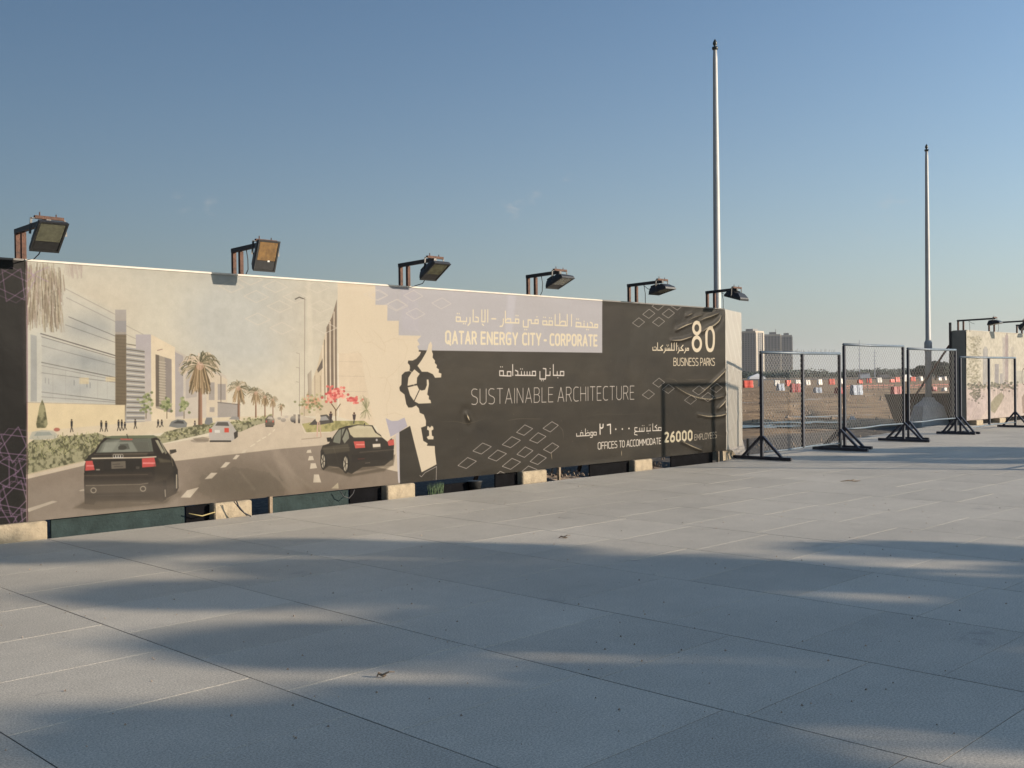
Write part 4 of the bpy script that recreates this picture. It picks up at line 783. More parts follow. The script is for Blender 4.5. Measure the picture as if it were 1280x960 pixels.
# return at the right-hand end, turned a little away
em = bpy.data.materials.new('end_print'); em.use_nodes = True; n = em.node_tree; b = n.nodes['Principled BSDF']; b.inputs['Roughness'].default_value = .5
tcg = n.nodes.new('ShaderNodeTexCoord'); wv = n.nodes.new('ShaderNodeTexWave'); wv.wave_type = 'BANDS'; wv.bands_direction = 'DIAGONAL'; wv.inputs['Scale'].default_value = 1.3; wv.inputs['Distortion'].default_value = 1.2; wv.inputs['Detail'].default_value = 3
n.links.new(tcg.outputs['Object'], wv.inputs['Vector']); c1 = gmix(gramp(wv.outputs[0], .86, .97), (.27, .25, .215), (.31, .29, .255)); c1 = gmix(gramp(gnoise(5), .55, .75), c1, (.235, .22, .19)); n.links.new(c1, b.inputs['Base Color'])
P0 = Vector((16.905, 11.052)); e2 = at(927.5, 480, 21.0); P1_ = Vector((e2.x, e2.y)); edir = (P1_-P0); elen = edir.length; edir.normalize(); enor = Vector((edir.y, -edir.x))
def endf(b_):
    nx, nz_ = 24, 66; idx = {}
    for j in range(nz_+1):
        for i in range(nx+1):
            u = i/nx*elen; z = .19+(2.85-.19)*j/nz_; w_ = .006*math.sin(u*4+z*3)*math.sin(math.pi*i/nx)
            for q, cw in (([(0, 1.25), (.5, 1.6), (1.0, 2.0)], .03), ([(.0, .95), (.5, 1.25), (.9, 1.55)], .03), ([(0, .5), (.6, .62), (1.1, .9)], .025)):
                dd = min(((u-a_[0])**2+(z-a_[1])**2 if False else _segd(u, z, a_, b2)) for a_, b2 in zip(q[:-1], q[1:])); w_ += .010*math.exp(-(dd/cw)**2)
            p = P0+edir*u+enor*w_; b_.v.append((p.x, p.y, z))
    for j in range(nz_):
        for i in range(nx): k = j*(nx+1)+i; b_.f.append((k, k+1, k+nx+2, k+nx+1))
def _segd(u, z, a_, b2):
    vx, vz = b2[0]-a_[0], b2[1]-a_[1]; t = max(0, min(1, ((u-a_[0])*vx+(z-a_[1])*vz)/(vx*vx+vz*vz))); return math.hypot(u-a_[0]-t*vx, z-a_[1]-t*vz)
part('end_sheet', em, endf, smooth=True, label='creamy white vinyl return at the right-hand end')
def endback(b_):
    q = [P0-enor*.02, P1_-enor*.02, P1_-enor*.30, P0-enor*.30+edir*.02]; b_.add([(p.x, p.y, z) for z in (.2, 2.84) for p in q], [(0, 1, 2, 3), (4, 5, 6, 7), (0, 1, 5, 4), (1, 2, 6, 5), (2, 3, 7, 6), (3, 0, 4, 7)])
part('end_frame', M['timber'], endback)
part('stake', M['black_steel'], lambda b_: b_.sqtube((P1_.x-.25, P1_.y-.28, -.05), (P1_.x-.25, P1_.y-.28, .35), .04))
# boards closing the gap at the foot
def wx(x, y=600): return float(wall_xz([(x, y)], 11.12)[0, 0])
for x0, x1, m_, z1, lb in ((62, 229, 'board_teal', .17, 'scuffed dark green board'), (231, 277, 'ply_dark', .16, 'black board'), (336, 434, 'board_teal', .165, 'scuffed dark green board'), (436, 491, 'ply_dark', .17, 'black board'), (552, 600, 'ply_dark', .10, 'black board'), (618, 655, 'ply_dark', .17, 'black board'), (736, 787, 'ply_dark', .17, 'black board'), (838, 890, 'ply_dark', .17, 'black board')):
    a0, a1 = wx(x0), wx(x1); part('skirting_board', M[m_], lambda b_: b_.bbox(a0, a1, 11.10, 11.125, -.10, z1, .003), label=lb)
for x in (332, 693, 892): a0 = wx(x); part('foot_post', M['timber'], lambda b_: b_.sqtube((a0, 11.02, -.05), (a0, 11.02, .19), .04))
# concrete blocks under it
blk = MB(); blk.bbox(-.26, .26, -.18, .30, 0, .19, .015)
bp0 = None
for i, (x, lb) in enumerate(((4.02, 'pale concrete block under the left end, below the first floodlight'), (6.43, 'pale concrete block below the second floodlight, black cable hanging in front'), (8.96, 'pale concrete block where street picture meets charcoal sheet'), (11.58, 'pale concrete block under the charcoal sheet, below the fourth floodlight'), (14.27, 'pale concrete block under the charcoal sheet, below the fifth floodlight'))):
    if bp0 is None: o = blk.build('concrete_block', M['concrete']); bp0 = o
    else: o = bp0.copy(); C.objects.link(o)
    o.location = (x, 11.16, -.012); o.rotation_euler = (0, 0, random.uniform(-.03, .03)); o.scale = (random.uniform(.93, 1.06), 1, 1); tag(o, lb, 'concrete block', 'concrete blocks under the hoarding')
b_ = MB(); b_.add([(16.72, 11.0, 0), (17.62, 11.25, -.02), (17.62, 11.7, -.02), (16.7, 11.5, 0), (16.74, 11.02, .18), (17.15, 11.08, .17), (17.5, 11.5, .19), (16.8, 11.45, .18), (17.35, 11.18, .12)], [(0, 1, 8, 5, 4), (1, 2, 6, 8), (8, 6, 5), (2, 3, 7, 6), (3, 0, 4, 7), (4, 5, 6, 7)])
tag(b_.build('concrete_block', M['concrete']), 'broken concrete block under the hoarding corner beside the white end', 'concrete block', 'concrete blocks under the hoarding')
# cables, weeds and litter at the foot
b_ = MB(); b_.tube([(6.38, 10.83, .20), (6.40, 10.82, .14), (6.46, 10.80, .06), (6.54, 10.79, .012)], .008, 6); b_.tube([(6.35, 10.84, .20), (6.42, 10.82, .1), (6.5, 10.80, .02)], .006, 6)
tag(b_.build('cable', M['cable'], smooth=True), 'black cable hanging over the second concrete block', 'cable')
b_ = MB(); b_.tube([(wx(230), 11.02, .09), (wx(245), 10.99, .05), (wx(262), 10.99, .08), (wx(272), 11.0, .13)], .007, 6)
tag(b_.build('cable', M['yellow_cable'], smooth=True), 'yellowish cable looped before the black board left of the second block', 'cable')
b_ = MB(); b_.tube([(wx(418), 11.0, .17), (wx(422), 10.99, .10), (wx(428), 10.98, .07), (wx(434), 11.0, .12), (wx(436), 11.0, .17)], .006, 6)
tag(b_.build('cable', M['cable'], smooth=True), 'black cable looping below the plants of the street picture', 'cable')
b_ = MB()
for i in range(90):
    x = random.uniform(wx(533), wx(550)); y = 11.02+random.uniform(0, .08); h = random.uniform(.08, .17); dx = random.uniform(-.05, .05)
    b_.add([(x-.006, y, -.05), (x+.006, y, -.05), (x+dx, y-random.uniform(0, .05), h)], [(0, 1, 2)])
tag(b_.build('weeds', M['grass'], kind='stuff'), 'tuft of green weeds under the charcoal sheet right of the third block', 'weeds', kind='stuff')
b_ = MB(); b_.lathe([(.07, -.05), (.10, .10), (.11, .11), (.105, .115)], 12, (wx(588), 11.02)); tag(b_.build('bucket', M['housing'], smooth=True), 'small dark bucket left under the hoarding between two blocks', 'bucket')
for p0, p1, lb in ((700, 735, 'debris heap under the charcoal sheet left of the long black board'), (812, 836, 'pale sandy debris right of the fifth block')):
    b_ = MB()
    for i in range(70):
        x = random.uniform(wx(p0), wx(p1)); y = random.uniform(11.1, 11.7); r = random.uniform(.01, .04); z = random.uniform(-.02, .12)*(y-10.9)
        b_.add([(x+r, y, z), (x-r*.6, y+r, z), (x-r*.5, y-r, z), (x, y, z+r*1.2)], [(0, 1, 3), (1, 2, 3), (2, 0, 3), (0, 2, 1)])
    b_.add([(wx(p0), 11.15, -.05), (wx(p1), 11.15, -.05), (wx(p1), 12.2, .12), (wx(p0), 12.2, .12)], [(0, 1, 2, 3)])
    tag(b_.build('debris', M['stone'], kind='stuff'), lb, 'debris', kind='stuff')

# ------------------------------------------------------------------ floodlights
def floodlight(x, tilt, label, group, ytop=3.17, hx=0, yaw_=0, amber=False, y0=11.14, ylen=.62, zoff=0, cab=0):
    t = empty('floodlight', (x, y0, 2.86), label, 'floodlight', group)
    h = ytop-2.86
    def P(name, m_, f, par=t, smooth=False):
        b_ = MB(); f(b_); return b_.build(name, m_, par, smooth)
    P('post', M['rust'], lambda b_: b_.sqtube((0, 0, -.25), (0, 0, h-.025), .045)); P('post', M['rust'], lambda b_: b_.sqtube((0, .16, -.25), (0, .16, h-.025), .045))
    P('arm', M['black_steel'], lambda b_: b_.sqtube((0, .19, h), (0, -ylen, h+.02), .045, .05))
    ye = -ylen+.02; ze = h+.02+zoff
    P('cross_bar', M['rust'], lambda b_: (b_.sqtube((-.13+hx, ye, h+.048), (.15+hx, ye, h+.048), .04, .03), b_.tube([(-.08+hx, ye, h+.05), (-.08+hx, ye, h+.10)], .006, 6), b_.tube([(.08+hx, ye, h+.05), (.08+hx, ye, h+.09)], .006, 6)))
    zc = h-.12+zoff
    P('yoke', M['black_steel'], lambda b_: [b_.sqtube((s_*.16+hx, ye, h+.04), (s_*.175+hx, ye-.0, zc), .022, .008) for s_ in (-1, 1)] + [b_.sqtube((-.16+hx, ye, h+.035), (.16+hx, ye, h+.035), .03, .008)])
    # head: glass normal points down at tilt 0, towards the pavement side for positive tilt
    Rm = Matrix.Translation((hx, ye, zc)) @ Matrix.Rotation(yaw_, 4, 'Z') @ Matrix.Rotation(-tilt, 4, 'X') @ Matrix.Scale(.9, 4)
    def shell(b_):
        lv = [(-.155, .155, -.20, .20, -.028), (-.155, .155, -.20, .20, -.005), (-.15, .15, -.185, .19, .02), (-.12, .12, -.10, .17, .085), (-.07, .07, -.02, .14, .10)]
        vs = [Rm @ Vector(v) for a0, a1, b0, b1, z in lv for v in ((a0, b0, z), (a1, b0, z), (a1, b1, z), (a0, b1, z))]
        f = [(3, 2, 1, 0), (16, 17, 18, 19)]+[(i*4+k, i*4+(k+1) % 4, i*4+4+(k+1) % 4, i*4+4+k) for i in range(4) for k in range(4)]; b_.add(vs, f)
        for k in range(5): b_.box(-.11+k*.05, -.102+k*.05, .0, .16, .06, .115, Rm)
    hd = P('housing', M['housing'], shell)
    def rim(b_):
        for q in ((-.16, .16, -.206, -.185), (-.16, .16, .185, .206), (-.16, -.138, -.184, .184), (.138, .16, -.184, .184)): b_.box(*q, -.042, -.029, Rm)
    P('rim', M['housing'], rim, hd); P('glass', M['glass_amber'] if amber else M['glass'], lambda b_: b_.box(-.132, .132, -.18, .06, -.036, -.0285, Rm), hd); P('gear_cover', M['housing'], lambda b_: b_.box(-.132, .132, .066, .18, -.036, -.0285, Rm), hd)
    if amber: P('reflector', M['litter'], lambda b_: b_.box(.02, .05, .055, .075, -.042, -.0365, Rm), hd)
    e = Rm @ Vector((0, .15, .03))
    pts_ = {0: [e, (e.x*.6, e.y+.12, -.02+h*.15), (.10, -.02, .02), (.06, -.04, -.03)], 1: [(0, -.12, h), (.01, -.14, h*.6), (.03, -.11, h*.2), (.01, -.07, -.02)], 2: [(.0, -.16, h), (.0, -.19, h*.5), (.0, -.19, -.02)]}[cab]
    P('cable', M['cable'], lambda b_: b_.tube(pts_, .006, 5), t, True)
    if cab == 2: P('cable', M['cable'], lambda b_: b_.tube([(0, -.16, h-.02), (0, -.24, h-.08), (0, -.34, h-.12)], .005, 5), t, True)
    return t
GFL = 'floodlights along the top of the long hoarding'
floodlight(4.14, R(45), 'leftmost floodlight on the hoarding, olive glass tilted towards the pavement', GFL, zoff=0, ylen=.66)
floodlight(6.66, R(70), 'second floodlight from the left, twisted almost upright with amber glass', GFL, zoff=.0, hx=.0, amber=True, ylen=.56, cab=1)
floodlight(9.25, R(33), 'third floodlight from the left, above the cream map, cable drooping to the banner', GFL, ylen=.57)
floodlight(11.80, R(23), 'fourth floodlight from the left, above the light heading band', GFL, ylen=.52, cab=1)
floodlight(14.32, R(13), 'fifth floodlight from the left, nearly level over the charcoal sheet', GFL, ylen=.56, cab=2)
floodlight(16.69, R(-16), 'sixth floodlight, at the corner before the flagpole, tipped back to the banner', GFL, ylen=.50, cab=2)

# ------------------------------------------------------------------ mesh panels
def fence_panel(x0, x1, y, h, zb, mid, label, group, mesh=True, spikes=False, foot=.62, heavy=False, pitch_=.10):
    t = empty('mesh_panel', (x0, y, 0), label, 'fence panel', group); L = x1-x0; tw = .055
    def P(name, m_, f, smooth=False, kind=None):
        b_ = MB(); f(b_); return b_.build(name, m_, t, smooth, kind=kind)
    for px in ([0, L] if not mid else [0, L/2, L]):
        P('post', M['navy'], lambda b_: b_.sqtube((px, 0, zb if 0 < px < L else .06), (px, 0, h-tw/2), tw if not heavy else .075))
    P('top_rail', M['navy_light'], lambda b_: b_.tube([(-tw/2, 0, h), (L*.5, 0, h-.006), (L+tw/2, 0, h)], tw/2 if not heavy else .04, 8), True)
    P('bottom_rail', M['navy_light'], lambda b_: b_.tube([(0, 0, zb), (L*.3, .0, zb-.015), (L*.6, 0, zb+.01), (L, 0, zb)], .018, 6), True)
    for px, s_ in ((0, 1), (L, -1)):
        P('foot', M['navy'], lambda b_: b_.sqtube((px, -foot, .035), (px, foot, .035), .06, .06))
        for d in (-1, 1): P('brace', M['navy'], lambda b_: b_.sqtube((px, d*foot*.68, .05), (px, d*.02, .44), .05, .045))
    if mesh:
        def wires(b_):
            p_, H0, H1 = pitch_, zb, h-.03; hh = H1-H0
            for sgn in (1, -1):
                k = -int(hh/p_)-1
                while k*p_ < L:
                    a = k*p_; lo = max(0, a); hi = min(L, a+hh)
                    if hi > lo+.01:
                        za, zb_ = (H0+lo-a, H0+hi-a)
                        if sgn < 0: za, zb_ = H1-(lo-a), H1-(hi-a)
                        A_, B_ = Vector((lo, sgn*.002, za)), Vector((hi, sgn*.002, zb_)); dv = (B_-A_).normalized(); nn = Vector((-dv.z, 0, dv.x))*.0038
                        b_.add([A_+nn, A_-nn, A_+Vector((0, .0025, 0)), B_+nn, B_-nn, B_+Vector((0, .0025, 0))], [(0, 1, 4, 3), (1, 2, 5, 4), (2, 0, 3, 5)])
                    k += 1
        P('wire_mesh', M['wire'], wires, kind='stuff')
    if spikes:
        def sp(b_):
            for i in range(44):
                x = L*(.1+.86*i/44+random.uniform(-.01, .01)); b_.tube([(x, 0, h), (x+random.uniform(-.04, .04), random.uniform(-.02, .02), h+random.uniform(.04, .10))], .0025, 3)
        P('wire_ends', M['wire'], sp, kind='stuff')
    return t
GP = 'mesh panels standing along the pavement edge'
fence_panel(17.36, 20.42, 10.56, 2.03, .15, True, 'navy mesh panel beside the hoarding corner with cut wire ends along its top', GP, spikes=True)
fence_panel(21.10, 24.0, 10.8, 2.24, .42, False, 'tall navy mesh panel without a middle post, second from the hoarding', GP, pitch_=.115)
fence_panel(24.72, 27.55, 11.0, 2.20, .42, False, 'tall navy mesh panel standing in front of the pole with the concrete pedestal', GP, foot=.5, pitch_=.15)
fence_panel(27.92, 31.9, 11.02, 2.02, .15, True, 'long navy frame with a middle post in front of the second hoarding', GP, mesh=False, foot=.5)
fence_panel(18.53, 21.63, 5.51, 3.27, .3, True, 'unseen mesh panel, made tall so its shadow falls on the charcoal sheet and the white end', 'unseen mesh panels added for their shadow', foot=.4, heavy=True)  # added out of view, its height set to throw the mesh shadow onto the hoarding

# ------------------------------------------------------------------ flagpoles
def flagpole(x, y, label, ped=True):
    t = empty('flagpole', (x, y, 0), label, 'flagpole', 'tall white poles behind the hoardings'); b_ = MB()
    b_.lathe([(.098, .75), (.096, 2.2), (.094, 2.6), (.078, 2.66), (.068, 5.6), (.048, 8.4), (.038, 8.58)], 20); b_.build('pole', M['pole'], t, True)
    b_ = MB(); b_.lathe([(.112, 2.30), (.118, 2.32), (.118, 2.56), (.104, 2.60)], 20); b_.build('collar', M['pole'], t, True)
    b_ = MB(); b_.lathe([(.05, 8.58), (.065, 8.60), (.065, 8.64), (.02, 8.655), (.042, 8.69), (.05, 8.72), (.035, 8.765), (.008, 8.81)], 14); b_.build('finial', M['finial'], t, True)
    b_ = MB(); b_.tube([(-.06, -.06, 8.6), (-.11, -.11, 8.6)], .015, 6); b_.build('pulley', M['finial'], t)
    b_ = MB()
    lv = [(.46, -.15), (.45, 0), (.33, .56), (.16, .74), (.12, .84)]
    vs = [(sx*r, sy*r, z) for r, z in lv for sx, sy in ((-1, -1), (1, -1), (1, 1), (-1, 1))]
    b_.add(vs, [(3, 2, 1, 0), (16, 17, 18, 19)]+[(i*4+k, i*4+(k+1) % 4, i*4+4+(k+1) % 4, i*4+4+k) for i in range(4) for k in range(4)])
    o = b_.build('pedestal', M['concrete_grey'], t); o.rotation_euler = (0, 0, R(-40)); return t
flagpole(19.12, 12.69, 'tall white pole rising behind the right end of the long hoarding')
flagpole(32.70, 13.9, 'tall white pole on a tapered concrete pedestal behind the mesh panels')

# ------------------------------------------------------------------ second hoarding
B2X0, B2X1, B2Y = 32.40, 43.0, 12.6
A2 = Art(B2X0-.05, B2X0+8.5, .05, 3.0, B2Y)
def art2():
    a = A2.view(1180, 380, 6)
    a.poly([(120, 100), (1600, 100), (1600, 1000), (120, 1000)], (214, 206, 180), c2=(224, 210, 184), grad='v')
    for x0, x1, t, c in ((292, 328, 335, (176, 172, 162)), (300, 322, 320, (186, 180, 168)), (380, 412, 450, (168, 162, 156)), (440, 462, 250, (190, 180, 166)), (458, 484, 235, (176, 160, 150)), (468, 478, 215, (170, 156, 148)), (505, 522, 320, (200, 190, 170)), (420, 440, 520, (176, 170, 160)), (520, 600, 500, (196, 190, 170)), (700, 740, 300, (180, 172, 160)), (800, 850, 380, (186, 176, 164))):
        a.poly([(x0, t), (x1, t), (x1, 640), (x0, 640)], c, .85)
    a.poly([(170, 625), (330, 605), (600, 595), (1600, 560), (1600, 1000), (170, 900)], (214, 196, 178)); a.poly([(165, 880), (175, 720), (280, 660), (320, 680), (330, 780), (260, 880)], (196, 178, 168), .6, soft=.08)
    a.poly([(350, 740), (380, 700), (430, 660), (455, 690), (430, 740), (380, 820), (350, 800)], (150, 144, 112), .75, soft=.04); a.line([(200, 860), (280, 720)], 5, (226, 212, 190), .8); a.line([(205, 900), (430, 760)], 3, (200, 186, 160), .7)
    for i in range(300): a.ell(random.gauss(225, 26), random.uniform(240, 590), 8, 7, random.choice(((168, 160, 132), (140, 134, 108), (190, 180, 150))), .45, n_=6)
    for i in range(150): a.ell(random.uniform(180, 560), random.gauss(625, 14)-(random.random()*20), 9, 8, random.choice(((110, 108, 92), (140, 136, 112), (84, 82, 72), (168, 150, 130))), .7, n_=6)
    for i in range(70): a.ell(random.gauss(240, 22), random.gauss(680, 22), 9, 7, random.choice(((110, 106, 90), (140, 132, 112))), .6, n_=6)
    for i in range(60): x = random.uniform(360, 560); a.line([(x, random.uniform(620, 650)), (x, random.uniform(665, 720))], 3, (150, 132, 124), .5)
    a.ring(598, 545, 14, 60, 6, (92, 70, 62), .9); a.poly([(585, 700), (620, 640), (640, 820), (590, 820)], (150, 128, 112), .7)
    for i in range(60): x = random.uniform(660, 1500); a.line([(x, random.uniform(560, 640)), (x, random.uniform(660, 760))], 6, (140, 130, 110), .6)
art2(); A2.im *= (1.0+.14*(fbm(A2.X*1.6, A2.Z*3, 5, 81)-.47)+.20*(fbm(A2.X*12, A2.Z*12, 4, 83)-.47))[..., None].astype(np.float32); A2.im *= (1+.05*(rng.random(A2.im.shape[:2])-.5)[..., None]).astype(np.float32)
h2 = empty('hoarding', (B2X0, B2Y+.2, 0), 'distant hoarding with a faded skyline picture behind the last mesh frame', 'hoarding')
img2 = A2.image('skyline_print', GAIN)
me = bpy.data.meshes.new('banner_sheet'); X, Z = np.meshgrid(np.linspace(B2X0, B2X1, 60), np.linspace(.14, 2.89, 16)); Yd = B2Y-(fbm(X*.9, Z*.7, 3, 41)-.45)*.03
V = np.stack([X-B2X0, Yd-B2Y-.2, Z], -1).reshape(-1, 3); idx = np.arange(60*16).reshape(16, 60); F = np.stack([idx[:-1, :-1], idx[:-1, 1:], idx[1:, 1:], idx[1:, :-1]], -1).reshape(-1, 4)
me.from_pydata(V.tolist(), [], F.tolist()); me.materials.append(print_mat('skyline_print', img2)); uv = me.uv_layers.new(name='UVMap')
uv.data.foreach_set('uv', np.stack([(X.ravel()[F]-A2.x0)/(A2.x1-A2.x0), (Z.ravel()[F]-A2.z0)/(A2.z1-A2.z0)], -1).ravel()); mkobj('banner_sheet', me, h2, label='cream vinyl sheet with a faded skyline picture')
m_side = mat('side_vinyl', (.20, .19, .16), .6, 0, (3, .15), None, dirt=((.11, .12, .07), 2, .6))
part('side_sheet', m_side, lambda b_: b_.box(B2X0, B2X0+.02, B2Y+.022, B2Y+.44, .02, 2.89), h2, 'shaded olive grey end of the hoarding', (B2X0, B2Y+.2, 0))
part('back_panel', M['timber'], lambda b_: b_.box(B2X0+.03, B2X1, B2Y+.03, B2Y+.05, .14, 2.85), h2, None, (B2X0, B2Y+.2, 0))
part('top_edge', M['cream_edge'], lambda b_: b_.box(B2X0+.02, B2X1, B2Y-.01, B2Y+.42, 2.893, 2.905), h2, None, (B2X0, B2Y+.2, 0))
part('skirting_board', M['ply_dark'], lambda b_: b_.box(B2X0+.9, B2X1, B2Y+.07, B2Y+.09, -.1, .17), h2, None, (B2X0, B2Y+.2, 0))
part('corner_post', M['black_steel'], lambda b_: b_.sqtube((B2X0-.03, B2Y+.47, -.1), (B2X0-.03, B2Y+.47, 3.15), .06), h2, None, (B2X0, B2Y+.2, 0))
part('brace', M['rust'], lambda b_: b_.sqtube((B2X0-.03, B2Y+.5, 2.45), (B2X0-.5, B2Y+2.0, .0), .06), h2, None, (B2X0, B2Y+.2, 0)); part('brace', M['rust'], lambda b_: b_.sqtube((B2X0+3, B2Y+.5, 2.45), (B2X0+3, B2Y+1.8, .0), .06), h2, None, (B2X0, B2Y+.2, 0))
for i, (x, lb) in enumerate(((34.8, 'concrete block under the distant hoarding behind the middle post'), (32.9, 'concrete block at the near corner of the distant hoarding'), (39.6, 'concrete block under the distant hoarding near the right edge'))):
    o = bp0.copy(); C.objects.link(o); o.location = (x, B2Y-.02, -.04); o.rotation_euler = (0, 0, 0); tag(o, lb, 'concrete block', 'concrete blocks under the distant hoarding')
G2 = 'floodlights on the distant hoarding'
floodlight(B2X0+.1, R(8), 'leftmost floodlight on the distant hoarding, lying almost flat', G2, ytop=3.20, y0=B2Y+.12, ylen=.95, cab=2)
floodlight(35.0, R(48), 'middle floodlight on the distant hoarding, steeply tilted', G2, ytop=3.20, y0=B2Y+.12, ylen=.95, cab=1)
floodlight(37.5, R(15), 'rightmost floodlight on the distant hoarding at the edge of the view', G2, ytop=3.20, y0=B2Y+.12, ylen=.95, cab=2)

# rusty skip behind the pole
sk = empty('skip', (35.6, 15.3, -.1), 'brown rusty skip behind the pole pedestal', 'skip', rz=R(-44)); b_ = MB()
def skip_shell(b_):
    o_ = [(-.75, -.5, 0), (1.7, -.5, 0), (1.7, .7, 0), (-.75, .7, 0)]; t_ = [(-1.05, -.62, .98), (2.0, -.62, .98), (2.0, .85, .98), (-1.05, .85, .98)]; i_ = [(-.98, -.55, .98), (1.93, -.55, .98), (1.93, .78, .98), (-.98, .78, .98)]; j_ = [(-.7, -.45, .06), (1.65, -.45, .06), (1.65, .65, .06), (-.7, .65, .06)]
    b_.add(o_+t_+i_+j_, [(3, 2, 1, 0)]+[(k, (k+1) % 4, 4+(k+1) % 4, 4+k) for k in range(4)]+[(4+k, 4+(k+1) % 4, 8+(k+1) % 4, 8+k) for k in range(4)]+[(8+k, 8+(k+1) % 4, 12+(k+1) % 4, 12+k) for k in range(4)]+[(12, 13, 14, 15)])
skip_shell(b_); b_.build('body', M['skip'], sk)
for x in (-.4, .3, 1.0, 1.6): b2 = MB(); b2.sqtube((x, -.53, .05), (x, -.645, .94), .06, .03); b2.build('rib', M['skip'], sk)
b2 = MB(); b2.sqtube((-1.07, -.66, .985), (2.02, -.66, .985), .06); b2.build('lip', M['skip'], sk)

# litter by the panels
for px, py, lb, s_ in ((1152, 549, 'crumpled white bag at the foot of the third mesh panel', .10), (1066, 524, 'white scrap of litter on the sandy plot behind the second panel', .16), (1196, 560, 'white scrap beside the pavement edge behind the panels', .03)):
    r_ = ray(px, py); t_ = -(CAMH-.02)/r_.z; b_ = MB(); vs = []
    for i in range(9):
        an = i*.7; vs.append((r_.x*t_+s_*random.uniform(.5, 1)*math.cos(an), r_.y*t_+s_*random.uniform(.5, 1)*math.sin(an), random.uniform(0, .02)))
    top = [(v[0]*.5+r_.x*t_*.5, v[1]*.5+r_.y*t_*.5, s_*random.uniform(.5, 1)) for v in vs]
    b_.add(vs+top, [(i, (i+1) % 9, 9+(i+1) % 9, 9+i) for i in range(9)]+[tuple(range(9, 18))]); tag(b_.build('litter', M['litter']), lb, 'litter')

# ------------------------------------------------------------------ plastic barriers on the plot
def barrier_mesh():
    b_ = MB(); prof = [(-.30, 0), (.30, 0), (.30, .20), (.25, .34), (.21, .84), (-.21, .84), (-.25, .34), (-.30, .20)]; n_ = 8
    secs = [(-.55, .93), (-.50, 1), (-.16, 1), (-.14, .82), (-.06, .82), (-.04, 1), (.04, 1), (.06, .82), (.14, .82), (.16, 1), (.50, 1), (.55, .93)]
    for x, s_ in secs: b_.v += [(x, p*s_, z*(1 if s_ == 1 else (.975))) for p, z in prof]
    for i in range(len(secs)-1):
        for k in range(n_): b_.f.append((i*n_+k, i*n_+(k+1) % n_, (i+1)*n_+(k+1) % n_, (i+1)*n_+k))
    b_.f += [tuple(range(n_-1, -1, -1)), tuple((len(secs)-1)*n_+k for k in range(n_))]
    return b_
bm_cache = {}
def barrier(px, py, wpx, hpx, colr, label, group):
    r_ = ray(px, py); t_ = -(CAMH+.12)/r_.z; D = t_*r_.dot(fw)
    if colr not in bm_cache: o = barrier_mesh().build('plastic_barrier', M[colr]); bm_cache[colr] = o.data
    else: o = mkobj('plastic_barrier', bm_cache[colr])
    o.location = (r_.x*t_, r_.y*t_, -.12); w_ = 1.02*wpx*D/FPX
    o.rotation_euler = (0, 0, -yaw + random.uniform(.25, .75)); o.scale = (w_/1.1, max(.8, w_/1.4), 1.12*hpx*D/FPX/.84); tag(o, label, 'barrier', group)
ordn = ['first', 'second', 'third', 'fourth', 'fifth', 'sixth', 'seventh', 'eighth', 'ninth', 'tenth']
cnt = {'red': 0, 'white': 0}
far = [(935, 484.5, 12, 8, 'red'), (950, 483, 4, 7, 'white'), (971, 482.5, 6.5, 6.5, 'white'), (985, 482.5, 8, 6.5, 'red'), (997, 482, 6.5, 6.5, 'white'), (1009.5, 481.5, 6, 6, 'white'), (1024.5, 481, 6, 6, 'white'), (1039.5, 480.8, 7.5, 6.5, 'red'), (1052.5, 480, 5, 6, 'white'),
       (1075, 479.3, 8.5, 4.5, 'red'), (1086, 478.8, 6.5, 5, 'red'), (1099, 478.2, 6, 5.5, 'white'), (1115, 478, 7, 3.6, 'red'), (1121.5, 477.6, 6.5, 5.5, 'red'), (1131.5, 476.8, 4, 5, 'white'), (1141, 476.6, 6.5, 5, 'red'), (1151.5, 476.2, 3.6, 5, 'white'), (1158.5, 475.8, 3.6, 5, 'white'), (1174.5, 475.5, 5.5, 3.2, 'white'), (1181.5, 475.2, 3, 4.2, 'white'), (1188, 475, 4.5, 4.2, 'white')]
for px, py, w_, h_, c_ in far:
    k = cnt[c_]; cnt[c_] += 1; nm = ordn[k] if k < 10 else {10: 'eleventh', 11: 'twelfth', 12: 'thirteenth'}[k]
    barrier(px, py, w_, h_, c_, f'{nm} {c_} plastic barrier from the left in the far row across the plot', 'plastic barriers in the far row')
for px, py, w_, h_, c_, lb in ((975.5, 488.5, 9, 8, 'bluegrey', 'blue-grey plastic barrier seen just left of the middle post of the first panel'), (994, 490.5, 12, 10, 'deepred', 'dark red plastic barrier in the near row behind the first mesh panel'), (1022, 491, 9, 6, 'bluegrey', 'small grey plastic barrier right of the middle post of the first panel'), (1048, 492, 10, 7, 'deepred', 'low dark red barrier seen through the right side of the first panel'),
                              (1070.5, 493.5, 16, 11, 'bluegrey', 'large blue-grey barrier behind the left side of the second panel'), (1121, 496, 14.5, 11.5, 'deepred', 'large dark red barrier behind the right side of the second panel'), (1167, 489, 6, 5, 'deepred', 'small red barrier right of the pole pedestal'), (1010+170, 489, 4, 4, 'white', 'small white block lying in the near row beside the strut')):
    barrier(px, py, w_, h_, c_, lb, 'plastic barriers in the near row')
